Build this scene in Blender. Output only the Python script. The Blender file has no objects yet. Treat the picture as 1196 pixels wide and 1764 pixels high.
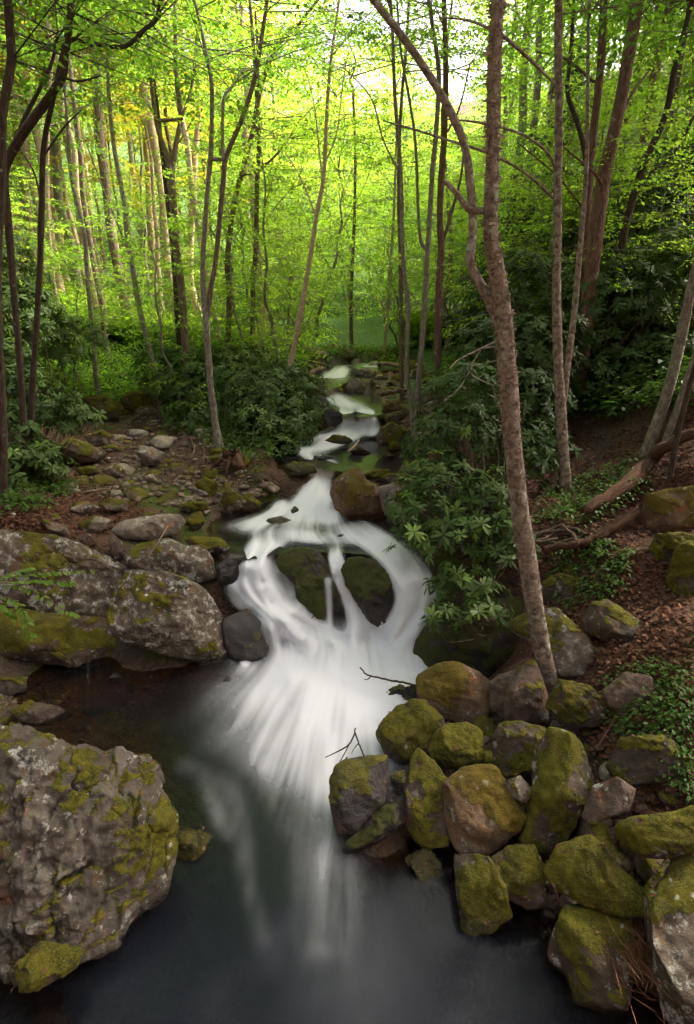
import bpy, bmesh, math, random
import numpy as np
from mathutils import Vector, Matrix
R_ = math.radians
scene = bpy.context.scene
COL = scene.collection

# ------------------------------------------------------------------ camera
CAM_H, PITCH, FPX, CX, CY = 4.0, R_(19.0), 980.0, 598.0, 882.0
cam_d = bpy.data.cameras.new('camera'); cam = bpy.data.objects.new('camera', cam_d); COL.objects.link(cam)
cam.location = (0, 0, CAM_H); cam.rotation_euler = (math.pi/2 - PITCH, 0, 0)
cam_d.sensor_fit = 'VERTICAL'; cam_d.sensor_height = 36; cam_d.sensor_width = 36; cam_d.lens = 20
cam_d.clip_start = 0.05; cam_d.clip_end = 2000
scene.camera = cam
# ------------------------------------------------------------------ world, sun, exposure
SUN_EL, SUN_AZ = R_(50), R_(66)          # azimuth from +Y towards +X: a low sun over the steep slope
w = bpy.data.worlds.new('World'); scene.world = w; w.use_nodes = True
nt = w.node_tree; bg = nt.nodes['Background']
sky = nt.nodes.new('ShaderNodeTexSky'); sky.sky_type = 'NISHITA'; sky.sun_disc = False
sky.sun_elevation = SUN_EL; sky.sun_rotation = SUN_AZ; sky.air_density = 0.4; sky.dust_density = 10.0; sky.ozone_density = 0.2
nt.links.new(sky.outputs[0], bg.inputs[0]); bg.inputs[1].default_value = 0.105
sun_d = bpy.data.lights.new('sun', 'SUN'); sun = bpy.data.objects.new('sun', sun_d); COL.objects.link(sun)
sun_d.energy = 2.6; sun_d.angle = R_(9); sun_d.color = (1.0, 0.92, 0.78)
sun.rotation_euler = (math.pi/2 - SUN_EL, 0, math.pi - SUN_AZ)
scene.view_settings.view_transform = 'Standard'; scene.view_settings.look = 'None'
scene.view_settings.gamma = 1.0; scene.view_settings.use_curve_mapping = False
scene.view_settings.exposure = 3.22
scene.render.engine = 'CYCLES'
cy = scene.cycles
cy.max_bounces = 10; cy.diffuse_bounces = 4; cy.glossy_bounces = 3; cy.transmission_bounces = 6; cy.transparent_max_bounces = 24
cy.use_denoising = True
try: cy.denoiser = 'OPENIMAGEDENOISE'
except Exception: pass
cy.sample_clamp_indirect = 6

rng = np.random.default_rng(7)
# ------------------------------------------------------------------ pixel <-> place
CP, SP = math.cos(PITCH), math.sin(PITCH)
CAMV = np.array([0, 0, CAM_H])
def ray(px, py):
    r = (np.asarray(px, float)-CX)/FPX; u = -(np.asarray(py, float)-CY)/FPX
    return np.stack([r, CP+u*SP, -SP+u*CP], -1)
def PZ(px, py, z):                        # the point of height z along a pixel
    d = ray(px, py); return CAMV + d*((z-CAM_H)/d[..., 2])[..., None] if np.ndim(px) else CAMV + d*((z-CAM_H)/d[2])
def PY(px, py, Y):                        # the point at forward distance Y along a pixel
    d = ray(px, py); return CAMV + d*(Y/d[1])
ZS = 1196/600
def crop(k):
    ox, oy = {1: (0, 0), 2: (596, 0), 3: (0, 430), 4: (596, 430), 5: (0, 850), 6: (596, 850), 7: (0, 1240), 8: (596, 1240)}[k]
    return lambda pts: [(ox+a/ZS, oy+b/ZS) for a, b in pts]
C3, C4, C5, C6, C7, C8 = [crop(k) for k in (3, 4, 5, 6, 7, 8)]
# ------------------------------------------------------------------ noise
def _h(ix, iy, iz, s):
    with np.errstate(over='ignore'):
        h = (ix.astype(np.int64)*374761393 + iy.astype(np.int64)*668265263 + iz.astype(np.int64)*2147483647 + s*1274126177) & 0xFFFFFFFF
        h = ((h ^ (h >> 13))*1274126177) & 0xFFFFFFFF
        h = (h ^ (h >> 16)) & 0xFFFF
    return h/32767.5-1
def vn(p, s=0):
    i = np.floor(p); f = p-i; f = f*f*f*(f*(f*6-15)+10)
    i = i.astype(np.int64); x, y, z = i[:, 0], i[:, 1], i[:, 2]; o = 0
    for a in (0, 1):
        for b in (0, 1):
            for c in (0, 1):
                o = o + _h(x+a, y+b, z+c, s)*(f[:, 0] if a else 1-f[:, 0])*(f[:, 1] if b else 1-f[:, 1])*(f[:, 2] if c else 1-f[:, 2])
    return o
def fbm(p, s=0, oct=4, lac=2.1, g=0.5):
    o = 0; a = 1.0
    for k in range(oct):
        o = o + a*vn(p, s+k*17); p = p*lac+3.7; a *= g
    return o
# ------------------------------------------------------------------ objects
def tag(o, label=None, cat=None, group=None, kind=None):
    if label: o['label'] = label
    if cat: o['category'] = cat
    if group: o['group'] = group
    if kind: o['kind'] = kind
    return o
def empty(name, loc=(0, 0, 0)):
    o = bpy.data.objects.new(name, None); COL.objects.link(o); o.location = loc; o.empty_display_size = .1; return o
def link(name, me, mat=None, parent=None, loc=None):
    o = bpy.data.objects.new(name, me); COL.objects.link(o)
    if mat is not None and not me.materials: me.materials.append(mat)
    if parent is not None: o.parent = parent
    if loc is not None: o.location = loc
    return o
def mesh(name, V, F, attrs=None, uv=None, smooth=True):
    """V n x 3; F: int array m x k, or a list of such arrays"""
    me = bpy.data.meshes.new(name)
    V = np.ascontiguousarray(V, np.float32)
    Fs = F if isinstance(F, list) else [F]
    Fs = [np.asarray(f, np.int32) for f in Fs if len(f)]
    nl = sum(f.size for f in Fs); nf = sum(len(f) for f in Fs)
    me.vertices.add(len(V)); me.vertices.foreach_set('co', V.ravel())
    me.loops.add(nl); me.polygons.add(nf)
    li = np.concatenate([f.ravel() for f in Fs]); me.loops.foreach_set('vertex_index', li)
    tot = np.concatenate([np.full(len(f), f.shape[1], np.int32) for f in Fs])
    st = np.concatenate([[0], np.cumsum(tot)[:-1]]).astype(np.int32)
    me.polygons.foreach_set('loop_start', st)
    if smooth: me.polygons.foreach_set('use_smooth', np.ones(nf, bool))
    for k, v in (attrs or {}).items():
        a = me.attributes.new(k, 'FLOAT', 'POINT'); a.data.foreach_set('value', np.ascontiguousarray(v, np.float32))
    if uv is not None:
        l = me.uv_layers.new(name='UVMap'); l.data.foreach_set('uv', np.ascontiguousarray(uv[li], np.float32).ravel())
    me.update(); me.validate(); return me
_ico = {}
def ico(n):
    if n not in _ico:
        bm = bmesh.new(); bmesh.ops.create_icosphere(bm, subdivisions=n, radius=1)
        v = np.array([x.co[:] for x in bm.verts]); f = np.array([[x.index for x in q.verts] for q in bm.faces]); bm.free()
        _ico[n] = (v/np.linalg.norm(v, axis=1)[:, None], f)
    v, f = _ico[n]; return v.copy(), f
def vnormals(V, F):
    n = np.zeros_like(V); fn = np.cross(V[F[:, 1]]-V[F[:, 0]], V[F[:, 2]]-V[F[:, 0]])
    for k in range(3): np.add.at(n, F[:, k], fn)
    return n/(np.linalg.norm(n, axis=1)[:, None]+1e-12)
# ------------------------------------------------------------------ materials
class NT:
    def __init__(s, name):
        s.m = bpy.data.materials.new(name); s.m.use_nodes = True; s.t = s.m.node_tree; s.t.nodes.clear()
        s.out = s.t.nodes.new('ShaderNodeOutputMaterial')
    def n(s, typ, props=None, **inp):
        nd = s.t.nodes.new('ShaderNode'+typ)
        for k, v in (props or {}).items(): setattr(nd, k, v)
        for k, v in inp.items(): s.set(nd, k, v)
        return nd
    def set(s, nd, k, v):
        sock = nd.inputs[int(k[1:])] if k[0] == 'i' and k[1:].isdigit() else nd.inputs[k.replace('_', ' ')]
        if hasattr(v, 'links') or isinstance(v, bpy.types.NodeSocket): s.t.links.new(v, sock)
        elif isinstance(v, bpy.types.Node): s.t.links.new(v.outputs[0], sock)
        elif isinstance(v, tuple) and len(v) == 3 and sock.type == 'RGBA': sock.default_value = (*v, 1)
        else: sock.default_value = v
    def math(s, op, a, b=0.0, c=0.0, clamp=False):
        return s.n('Math', dict(operation=op, use_clamp=clamp), i0=a, i1=b, i2=c).outputs[0]
    def mix(s, f, a, b, mode='MIX'):
        nd = s.t.nodes.new('ShaderNodeMix'); nd.data_type = 'RGBA'; nd.blend_type = mode
        for i, v in ((0, f), (6, a), (7, b)): s.set(nd, 'i%d' % i, v)
        return nd.outputs[2]
    def smooth(s, v, a, b):
        nd = s.n('MapRange', dict(interpolation_type='SMOOTHSTEP'), i0=v, i1=a, i2=b); return nd.outputs[0]
    def noise(s, vec, scale, detail=4, rough=.55, dist=0.0):
        return s.n('TexNoise', None, Vector=vec, Scale=scale, Detail=detail, Roughness=rough, Distortion=dist).outputs[0]
    def attr(s, name): return s.n('Attribute', dict(attribute_name=name)).outputs['Fac']
    def pos(s): return s.n('NewGeometry').outputs['Position']
    def nz(s):
        return s.n('SeparateXYZ', None, i0=s.n('NewGeometry').outputs['Normal']).outputs[2]
    def vmul(s, v, k): return s.n('VectorMath', dict(operation='MULTIPLY'), i0=v, i1=k).outputs[0]
    def vadd(s, v, k): return s.n('VectorMath', dict(operation='ADD'), i0=v, i1=k).outputs[0]
    def bump(s, h, strength=.5, dist=.02, normal=None):
        nd = s.n('Bump', None, Height=h, Strength=strength, Distance=dist)
        if normal is not None: s.set(nd, 'Normal', normal)
        return nd.outputs[0]
    def done(s, sh):
        s.t.links.new(sh if isinstance(sh, bpy.types.NodeSocket) else sh.outputs[0], s.out.inputs[0]); return s.m

def rock_mat(name, ca, cb, moss=0.5, lichen=0.3, rough=.85, mossc=((.082, .074, .004), (.014, .018, .003)), spec=.3, litter=0.0):
    t = NT(name); p = t.pos()
    n1 = t.noise(p, 2.3, 5, .6); n2 = t.noise(p, 11, 6, .65); n3 = t.noise(p, 48, 4, .7)
    base = t.mix(t.smooth(n2, .3, .72), ca, cb)
    base = t.mix(t.smooth(n1, .35, .7), base, tuple(min(1, c*.55) for c in ca))
    rv = t.attr('cellr'); base = t.mix(t.math('MULTIPLY', rv, .6), base, tuple(c*1.5 for c in cb))
    base = t.mix(t.smooth(t.noise(p, 5.2, 3, .6), .58, .72), base, tuple(a*b for a, b in zip(ca, (1.5, .95, .6))))
    # lichen: pale blotches with broken edges
    vo = t.n('TexVoronoi', None, Vector=t.vadd(p, t.vmul(t.n('TexNoise', None, Vector=p, Scale=9.0, Detail=5.0, Roughness=.7).outputs[1], (.30, .30, .30))), Scale=6.0, Randomness=1.0)
    lic = t.math('SUBTRACT', t.math('MULTIPLY', t.smooth(n1, .40, .62), .42*lichen+.06), vo.outputs[0])
    lic = t.math('MULTIPLY', t.smooth(lic, -.05, .06), t.smooth(t.math('ADD', n3, t.math('MULTIPLY', n2, .6)), .62, .86))
    lic2 = t.smooth(t.math('ADD', n2, t.math('MULTIPLY', n3, .5)), .96-.16*lichen, 1.02-.12*lichen)
    lic = t.math('MAXIMUM', lic, lic2)
    col = t.mix(t.math('MULTIPLY', lic, .8), base, (.36, .36, .31))
    # moss on the upper side, ragged, and in the cracks
    mm = t.math('ADD', t.attr('mossm'), t.math('ADD', t.math('MULTIPLY', t.math('SUBTRACT', n3, .5), .9), t.math('MULTIPLY', t.math('SUBTRACT', n2, .5), .7)))
    mk = t.smooth(mm, .34, .62)
    mc = t.mix(t.smooth(t.noise(p, 6.5, 5, .7), .35, .68), mossc[0], mossc[1])
    mc = t.mix(t.smooth(t.noise(p, 90, 2, .6), .35, .8), mc, tuple(c*1.6 for c in mossc[0]))
    mc = t.mix(t.math('MULTIPLY', t.smooth(t.noise(p, 4.1, 4, .65), .54, .72), .75), mc, (.060, .038, .016))
    col = t.mix(mk, col, mc)
    sp = t.n('TexVoronoi', None, Vector=t.vadd(p, t.vmul(t.n('TexNoise', None, Vector=p, Scale=30.0, Detail=3.0).outputs[1], (.035, .035, .035))), Scale=11.0, Randomness=1.0)
    sv = t.n('SeparateColor', None, i0=sp.outputs[1]).outputs[0]
    spot = t.math('MULTIPLY', t.smooth(t.math('ADD', sp.outputs[0], t.math('MULTIPLY', sv, .5)), .34, .24), t.smooth(t.noise(p, 3.0, 2, .5), .5-.10*lichen, .60))
    col = t.mix(t.math('MULTIPLY', spot, .75*min(1, lichen*1.6)), col, (.34, .34, .29))
    if litter:
        li = t.math('MULTIPLY', t.smooth(t.noise(p, 35, 3, .6), .62, .68), t.smooth(t.noise(p, 3, 2), .45, .6))
        col = t.mix(t.math('MULTIPLY', li, litter), col, (.24, .10, .03))
    # waterline: stone that the stream keeps wet is dark and shiny
    wet = t.attr('wet')
    wet = t.smooth(t.math('ADD', wet, t.math('MULTIPLY', t.math('SUBTRACT', n2, .5), .5)), .35, .65)
    col = t.mix(t.math('MULTIPLY', wet, .72), col, t.mix(1.0, col, (.32, .27, .24), 'MULTIPLY'))
    ro = t.mix(wet, t.mix(mk, (rough,)*3, (.97,)*3), (.22,)*3)
    h = t.math('ADD', t.math('MULTIPLY', n2, .9), t.math('ADD', t.math('MULTIPLY', n3, .45), t.math('MULTIPLY', t.noise(p, 160, 3, .7), .22)))
    h = t.math('ADD', h, t.math('MULTIPLY', mk, .28))
    b = t.n('BsdfPrincipled', None, Base_Color=col, Roughness=ro, Normal=t.bump(h, .75, .045))
    b.inputs['Specular IOR Level'].default_value = spec
    return t.done(b)

MOSS = dict(mossy=.74, moss_full=.98, ochre=.66, grey=.46, slab=.50, brown=.46, wet=.42, wetmoss=.86, outcrop=.36, pale=.30)
def moss_mask(kind, W, N, crack):
    v = .5*N[:, 2]+.45*fbm(W*2.2, 201, 3)+.22*fbm(W*9, 207, 3)+.30*(1-crack); t = .75-.75*MOSS[kind]
    u = np.clip((v-t+.14)/.28, 0, 1); return u*u*(3-2*u)
M = {}
M['mossy'] = rock_mat('mossy_stone', (.062, .044, .028), (.125, .094, .064), 1.02, .6, litter=.5)
M['moss_full'] = rock_mat('moss_covered_stone', (.06, .045, .032), (.11, .09, .07), 1.2, .15, litter=.35)
M['ochre'] = rock_mat('ochre_stone', (.14, .080, .035), (.18, .13, .085), .70, .5, mossc=((.10, .068, .007), (.04, .038, .006)), litter=.4)
M['grey'] = rock_mat('grey_lichened_stone', (.13, .10, .072), (.23, .19, .145), .52, .85, litter=.3)
M['slab'] = rock_mat('brown_lichened_bedrock', (.080, .060, .040), (.165, .135, .098), .58, 1.05, litter=.35)
M['brown'] = rock_mat('brown_stone', (.095, .062, .043), (.155, .115, .082), .50, .45, litter=.3)
M['wet'] = rock_mat('wet_dark_stone', (.030, .023, .018), (.054, .043, .034), .42, .05, rough=.32, spec=.55)
M['wetmoss'] = rock_mat('wet_mossy_stone', (.022, .015, .011), (.040, .029, .021), .92, .0, rough=.4, mossc=((.036, .042, .003), (.012, .016, .003)), spec=.45)
M['outcrop'] = rock_mat('pale_broken_bedrock', (.052, .043, .032), (.120, .102, .080), .66, .6, litter=.9)
M['pale'] = rock_mat('pale_grey_stone', (.17, .135, .10), (.27, .23, .175), .4, .8)

def ground_mat():
    t = NT('forest_floor'); p = t.pos()
    n1 = t.noise(p, .9, 5, .6); n2 = t.noise(p, 7, 6, .7); n3 = t.noise(p, 38, 4, .7)
    vo = t.n('TexVoronoi', None, Vector=p, Scale=26.0)
    vc = t.n('SeparateColor', None, i0=vo.outputs[1]).outputs[0]
    lit = t.mix(vc, (.035, .018, .012), (.13, .062, .034)); lit = t.mix(t.smooth(n3, .35, .7), lit, (.075, .042, .030))
    soil = t.mix(n2, (.028, .020, .013), (.075, .055, .038))
    moss = t.mix(t.smooth(n3, .3, .7), (.025, .040, .006), (.06, .075, .010))
    green = t.mix(t.smooth(n2, .3, .7), (.02, .045, .008), (.05, .10, .015))
    col = t.mix(t.smooth(t.math('ADD', n2, t.math('MULTIPLY', t.attr('litter'), .8)), .72, .95), soil, lit)
    col = t.mix(t.smooth(t.math('ADD', n1, t.math('MULTIPLY', t.attr('mossy'), .6)), .74, .92), col, moss)
    col = t.mix(t.smooth(t.math('ADD', n2, t.attr('green')), .78, 1.05), col, green)
    gv = t.n('TexVoronoi', None, Vector=p, Scale=15.0); gc = t.n('SeparateColor', None, i0=gv.outputs[1]).outputs[1]
    bed = t.mix(gc, (.022, .015, .010), (.10, .065, .038)); bed = t.mix(n2, bed, (.055, .030, .014))
    wet = t.smooth(t.attr('wet'), .3, .7)
    col = t.mix(wet, col, bed)
    h = t.math('ADD', t.math('MULTIPLY', n2, .8), t.math('ADD', t.math('MULTIPLY', n3, .5), t.math('MULTIPLY', vo.outputs[0], -.6)))
    b = t.n('BsdfPrincipled', None, Base_Color=col, Roughness=t.mix(wet, (.95,)*3, (.3,)*3), Normal=t.bump(h, .8, .05))
    b.inputs['Specular IOR Level'].default_value = .25
    return t.done(b)
M['ground'] = ground_mat()

def foam_fac(t, amount, uv, su, sv, fine=True):
    v1 = t.vmul(uv, (su, sv, 1)); a = t.noise(v1, 1.0, 3, .5, .25)
    b = t.noise(t.vmul(uv, (su*3.1, sv*1.3, 1)), 1.0, 2, .5, .15)
    c = t.noise(t.vmul(uv, (su*.33, sv*.7, 1)), 1.0, 2, .5, .4)
    s = t.math('ADD', t.math('MULTIPLY', a, .5), t.math('ADD', t.math('MULTIPLY', b, .22), t.math('MULTIPLY', c, .5)))
    return t.math('MULTIPLY', amount, t.math('ADD', .25, t.math('MULTIPLY', s, 1.25)))
def foam_shader(t, normal=None):
    d = t.n('BsdfDiffuse', None, Color=(.80, .84, .90)); tr = t.n('BsdfTranslucent', None, Color=(.78, .84, .92))
    return t.n('MixShader', None, Fac=.30, i1=d.outputs[0], i2=tr.outputs[0])
def pool_mat():
    t = NT('stream_water'); uv = t.n('UVMap').outputs[0]
    f = t.smooth(foam_fac(t, t.attr('foam'), uv, 9.0, .9), .06, 1.05)
    bm = t.bump(t.noise(t.pos(), 1.7, 2, .5), .12, .05)
    dep = t.attr('depth')
    body = t.n('BsdfDiffuse', None, Color=(.007, .009, .013))
    tint = t.n('BsdfTransparent', None, Color=(.62, .50, .38))
    under = t.n('MixShader', None, Fac=dep, i1=tint.outputs[0], i2=body.outputs[0])
    gl = t.n('BsdfGlossy', None, Color=(.92, .95, 1.0), Roughness=.16, Normal=bm)
    fr = t.n('Fresnel', None, IOR=1.23, Normal=bm)
    wat = t.n('MixShader', None, Fac=fr.outputs[0], i1=under.outputs[0], i2=gl.outputs[0])
    return t.done(t.n('MixShader', None, Fac=f, i1=wat.outputs[0], i2=foam_shader(t).outputs[0]))
def veil_mat():
    t = NT('white_water'); f = t.smooth(t.attr('foam'), .02, .98); bd = t.attr('body')
    d = t.n('BsdfDiffuse', None, Color=(.83, .85, .88)); tr = t.n('BsdfTranslucent', None, Color=(.80, .84, .90))
    fo = t.n('MixShader', None, Fac=.35, i1=d.outputs[0], i2=tr.outputs[0])
    gl = t.n('BsdfGlossy', None, Color=(.9, .95, 1), Roughness=.25); tp = t.n('BsdfTransparent', None, Color=(1, 1, 1))
    fr = t.math('MULTIPLY', t.n('Fresnel', None, IOR=1.25).outputs[0], t.math('MULTIPLY', bd, .6))
    clear = t.n('MixShader', None, Fac=fr, i1=tp.outputs[0], i2=gl.outputs[0])
    return t.done(t.n('MixShader', None, Fac=f, i1=clear.outputs[0], i2=fo.outputs[0]))
M['pool'] = pool_mat(); M['veil'] = veil_mat()

def leaf_mat(name, ra, rb, ta, tb, mixf=.5, spec=.25, rough=.5, back=None):
    t = NT(name); r = t.attr('rnd'); oi = t.n('ObjectInfo').outputs['Random']
    k = t.math('ADD', t.math('MULTIPLY', r, .55), t.math('MULTIPLY', oi, .45))
    col = t.mix(k, ra, rb); tc = t.mix(k, ta, tb)
    b = t.n('BsdfPrincipled', None, Base_Color=col, Roughness=rough); b.inputs['Specular IOR Level'].default_value = spec
    tr = t.n('BsdfTranslucent', None, Color=tc)
    return t.done(t.n('MixShader', None, Fac=mixf, i1=b.outputs[0], i2=tr.outputs[0]))
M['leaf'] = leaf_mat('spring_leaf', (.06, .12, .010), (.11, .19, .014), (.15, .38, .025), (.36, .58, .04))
M['leaf_far'] = leaf_mat('spring_leaf_sun_tint', (.09, .16, .010), (.14, .20, .014), (.26, .54, .03), (.54, .68, .06), .60)  # brighter leaf copy: background sunlight put into the colour
M['leaf_sun_gold'] = leaf_mat('leaf_tinted_sun_gold', (.15, .16, .012), (.22, .17, .02), (.48, .50, .02), (.62, .46, .03), .55)  # yellow leaf colour stands in for golden sunlight on the slope
M['leaf_dark'] = leaf_mat('spring_leaf_shade_tint', (.03, .07, .010), (.06, .12, .014), (.07, .17, .010), (.14, .26, .02))  # darker leaf copy: shade put into the colour
M['rhodo'] = leaf_mat('evergreen_leaf', (.020, .045, .010), (.080, .135, .028), (.02, .07, .01), (.12, .20, .02), .25, .16, .5)
M['rhodo_new'] = leaf_mat('young_evergreen_leaf', (.10, .19, .03), (.17, .26, .04), (.18, .33, .03), (.28, .42, .04), .4, .4, .4)
M['hemlock'] = leaf_mat('hemlock_needles', (.012, .032, .012), (.025, .055, .016), (.012, .03, .008), (.02, .05, .01), .25)
M['litterleaf'] = leaf_mat('fallen_leaf', (.065, .028, .016), (.20, .098, .055), (.12, .05, .02), (.22, .10, .05), .2, .15, .8)
M['cover'] = leaf_mat('ground_cover_leaf', (.035, .085, .012), (.08, .15, .02), (.08, .18, .015), (.16, .28, .02), .4)

def bark_mat(name, ca, cb, cc, ridges=(7, 1.0), lichen=.2, lic=(.30, .31, .25), bump=.8, curl=False):
    t = NT(name); uv = t.n('UVMap').outputs[0]; p = t.pos()
    a = t.noise(t.vmul(uv, (ridges[0]*6, ridges[1]*6, 1)), 1.0, 5, .65, .6); n2 = t.noise(p, 14, 5, .65); n3 = t.noise(p, 2.5, 3, .6)
    col = t.mix(t.smooth(a, .32, .68), ca, cb); col = t.mix(t.smooth(n2, .5, .75), col, cc)
    l = t.smooth(t.math('ADD', n2, t.math('MULTIPLY', n3, .5)), .93-.22*lichen, 1.02-.15*lichen)
    col = t.mix(l, col, lic)
    h = t.math('ADD', t.math('MULTIPLY', a, 1.0), t.math('MULTIPLY', n2, .4))
    b = t.n('BsdfPrincipled', None, Base_Color=col, Roughness=.9, Normal=t.bump(h, bump, .03)); b.inputs['Specular IOR Level'].default_value = .15
    return t.done(b)
M['birch'] = bark_mat('shaggy_birch_bark', (.085, .062, .045), (.33, .26, .195), (.46, .38, .29), (3.0, 2.2), .5, (.34, .34, .27), 1.0)
M['brown_bark'] = bark_mat('brown_bark', (.07, .05, .036), (.24, .175, .125), (.18, .13, .095), (9, 1.0), .25)
M['red_bark'] = bark_mat('reddish_bark', (.07, .042, .03), (.24, .15, .105), (.18, .125, .09), (9, 1.0), .30)
M['grey_bark'] = bark_mat('grey_bark', (.11, .095, .07), (.29, .25, .19), (.21, .19, .14), (5, 2.0), .6, (.27, .28, .22))
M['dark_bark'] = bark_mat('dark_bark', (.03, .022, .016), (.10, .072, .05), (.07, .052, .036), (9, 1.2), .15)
M['pale_bark'] = bark_mat('pale_tan_bark', (.32, .23, .145), (.52, .40, .27), (.42, .31, .20), (2, 4.0), .1)
M['stem'] = bark_mat('twig_bark', (.07, .048, .034), (.16, .115, .08), (.12, .09, .06), (5, 2.0), .1)
M['dead'] = bark_mat('dead_wood', (.10, .065, .045), (.24, .165, .12), (.17, .12, .09), (8, .6), .3, (.3, .28, .23))
M['rot'] = bark_mat('rotting_wood', (.045, .024, .015), (.13, .072, .042), (.09, .05, .03), (9, .8), .0)

# ------------------------------------------------------------------ boulders traced from the picture, given thickness and seated on the ground
BOULDERS = []   # (name, outline px, z of visible face centre, thickness, mat, label, opts)
def B(name, pts, z, mat, label, th=.85, **o): BOULDERS.append((name, pts, z, th, mat, label, o))
# the pile on the near bank
B('boulder', [(721,1170),(745,1152),(768,1145),(796,1145),(825,1160),(843,1175),(843,1210),(841,1228),(821,1247),(786,1240),(746,1230),(723,1200)], .50, 'ochre', 'rounded ochre-green mossy boulder beside the white water below the twig', seed=1)
B('boulder', [(650,1265),(663,1243),(685,1220),(708,1210),(730,1208),(757,1235),(768,1255),(745,1285),(720,1300),(690,1312),(665,1300)], .38, 'mossy', 'angular brown boulder with a flat tilted face at the edge of the white pool', seed=2, cuts=9)
B('boulder', [(742,1290),(750,1268),(768,1252),(800,1247),(828,1262),(833,1312),(800,1325),(770,1320),(748,1310)], .52, 'moss_full', 'small cube-shaped bright mossy boulder between two larger ones', seed=3)
B('boulder', [(655,1215),(668,1192),(690,1180),(700,1184),(700,1205),(690,1222),(670,1228)], .10, 'wetmoss', 'small dark wet mossy rock touching the foam below the twig', seed=4, wet=.3)
B('boulder', [(690,1205),(700,1186),(718,1180),(727,1190),(724,1210),(700,1222)], .16, 'wetmoss', 'small green mossy rock wedged between foam and the ochre boulder', seed=5, wet=.3)
B('boulder', C6([(545,710),(560,650),(590,605),(620,580),(650,580),(690,690),(690,780),(600,790),(545,770)]), .72, 'brown', 'bare grey-brown pointed boulder beside the foot of the shaggy birch', seed=6)
B('boulder', C6([(495,650),(520,630),(600,600),(595,640),(560,690),(545,750),(500,740)]), .62, 'brown', 'dark narrow boulder squeezed behind the pointed one', seed=7)
B('boulder', C6([(565,450),(610,425),(650,405),(730,400),(800,470),(860,540),(960,570),(950,600),(820,640),(740,640),(690,560),(640,510),(580,480)]), 1.02, 'grey', 'large grey wedge boulder with moss on top behind the birch foot', seed=8, cuts=8)
B('boulder', C6([(815,440),(850,380),(900,365),(960,410),(1020,450),(1040,500),(1030,560),(950,545),(880,500),(830,480)]), 1.22, 'mossy', 'angular boulder with a yellow-green moss cap above the grey wedge', seed=9)
B('boulder', C6([(690,740),(730,645),(830,665),(880,700),(890,780),(850,800),(770,800),(730,770)]), .88, 'mossy', 'mossy blocky boulder touching the birch foot on its bank side', seed=10)
B('boulder', C6([(910,680),(950,630),(1030,630),(1040,650),(990,690),(930,705)]), 1.12, 'brown', 'small flat brown rock half buried in the leafy bank', seed=11)
B('boulder', C6([(1005,85),(1040,10),(1100,-10),(1190,-20),(1240,20),(1240,130),(1100,138),(1040,130)]), 1.95, 'ochre', 'large boulder with ochre moss cap at the end of the fallen log', seed=12)
B('boulder', C6([(1045,190),(1070,145),(1150,140),(1195,150),(1195,200),(1110,260),(1060,240)]), 1.75, 'moss_full', 'mossy boulder below the large ochre one on the bank', seed=13)
B('boulder', C6([(1100,310),(1140,190),(1195,170),(1260,200),(1250,400),(1190,405),(1140,380)]), 1.62, 'moss_full', 'tall moss-covered boulder on the bank under the smaller mossy one', seed=14)
B('boulder', C6([(225,600),(250,520),(290,450),(340,415),(400,390),(480,372),(560,365),(620,372),(650,420),(650,500),(600,560),(500,650),(400,660),(300,660),(235,650)]), .52, 'wetmoss', 'huge dark moss-covered boulder walling the waterfall under the rhododendron', seed=15, sub=5, wet=.15, th=.8)
B('boulder', C8([(505,60),(530,15),(600,10),(690,40),(665,110),(640,190),(540,190),(510,130)]), .62, 'mossy', 'square mossy boulder with pale spot below the pointed boulder', seed=16)
B('boulder', C8([(0,140),(70,130),(140,130),(145,210),(130,290),(90,340),(40,390),(-30,390),(-50,280),(-50,210),(-30,165)]), .46, 'wet', 'dark wet angular boulder with pale speckled face jutting into the foam', seed=17, cuts=9, sub=5)
B('boulder', C8([(-10,435),(30,400),(90,340),(150,285),(195,260),(210,310),(205,360),(120,415),(40,455),(0,455)]), .28, 'wetmoss', 'low dark moss-covered rock sloping into the pool', seed=18, wet=.25)
B('boulder', C8([(200,250),(215,190),(230,140),(250,110),(300,150),(345,220),(350,320),(350,420),(300,432),(240,410),(205,340)]), .44, 'moss_full', 'upright mossy boulder with a white streak down its face', seed=19)
B('boulder', C8([(340,220),(400,175),(500,165),(560,250),(610,340),(580,390),(520,440),(430,490),(385,440),(360,390),(345,300)]), .50, 'ochre', 'rough ochre-brown boulder with craggy lower edge in the pile', seed=20, cuts=8, rough=1.6, sub=5)
B('boulder', C8([(600,430),(625,340),(645,240),(645,150),(700,45),(770,60),(820,130),(850,240),(790,330),(740,430),(680,470),(620,460)]), .68, 'mossy', 'tall leaning slab boulder with mossy face and bare grey edge', seed=21, cuts=7, sub=5)
B('boulder', C8([(375,470),(420,470),(490,480),(520,530),(545,590),(560,680),(490,730),(430,770),(400,720),(385,590)]), .29, 'mossy', 'long mossy block standing at the dark water edge', seed=22, cuts=7, th=1.15)
B('boulder', C8([(500,480),(560,440),(640,440),(680,520),(690,640),(620,645),(540,600)]), .34, 'brown', 'dark brown rock with pine needles between mossy block and mossy wedge', seed=23)
B('boulder', C8([(690,520),(740,440),(840,405),(950,530),(1040,620),(1035,670),(960,672),(820,630),(720,575)]), .60, 'mossy', 'mossy wedge boulder with a pale streak on its upper side', seed=24, cuts=8)
B('boulder', C8([(700,800),(725,720),(760,650),(850,640),(980,680),(990,780),(975,890),(960,990),(900,1010),(790,960),(760,870),(710,840)]), .37, 'mossy', 'broad mossy boulder with white lichen dots above the dark water', seed=25, sub=5, th=1.1)
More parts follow.
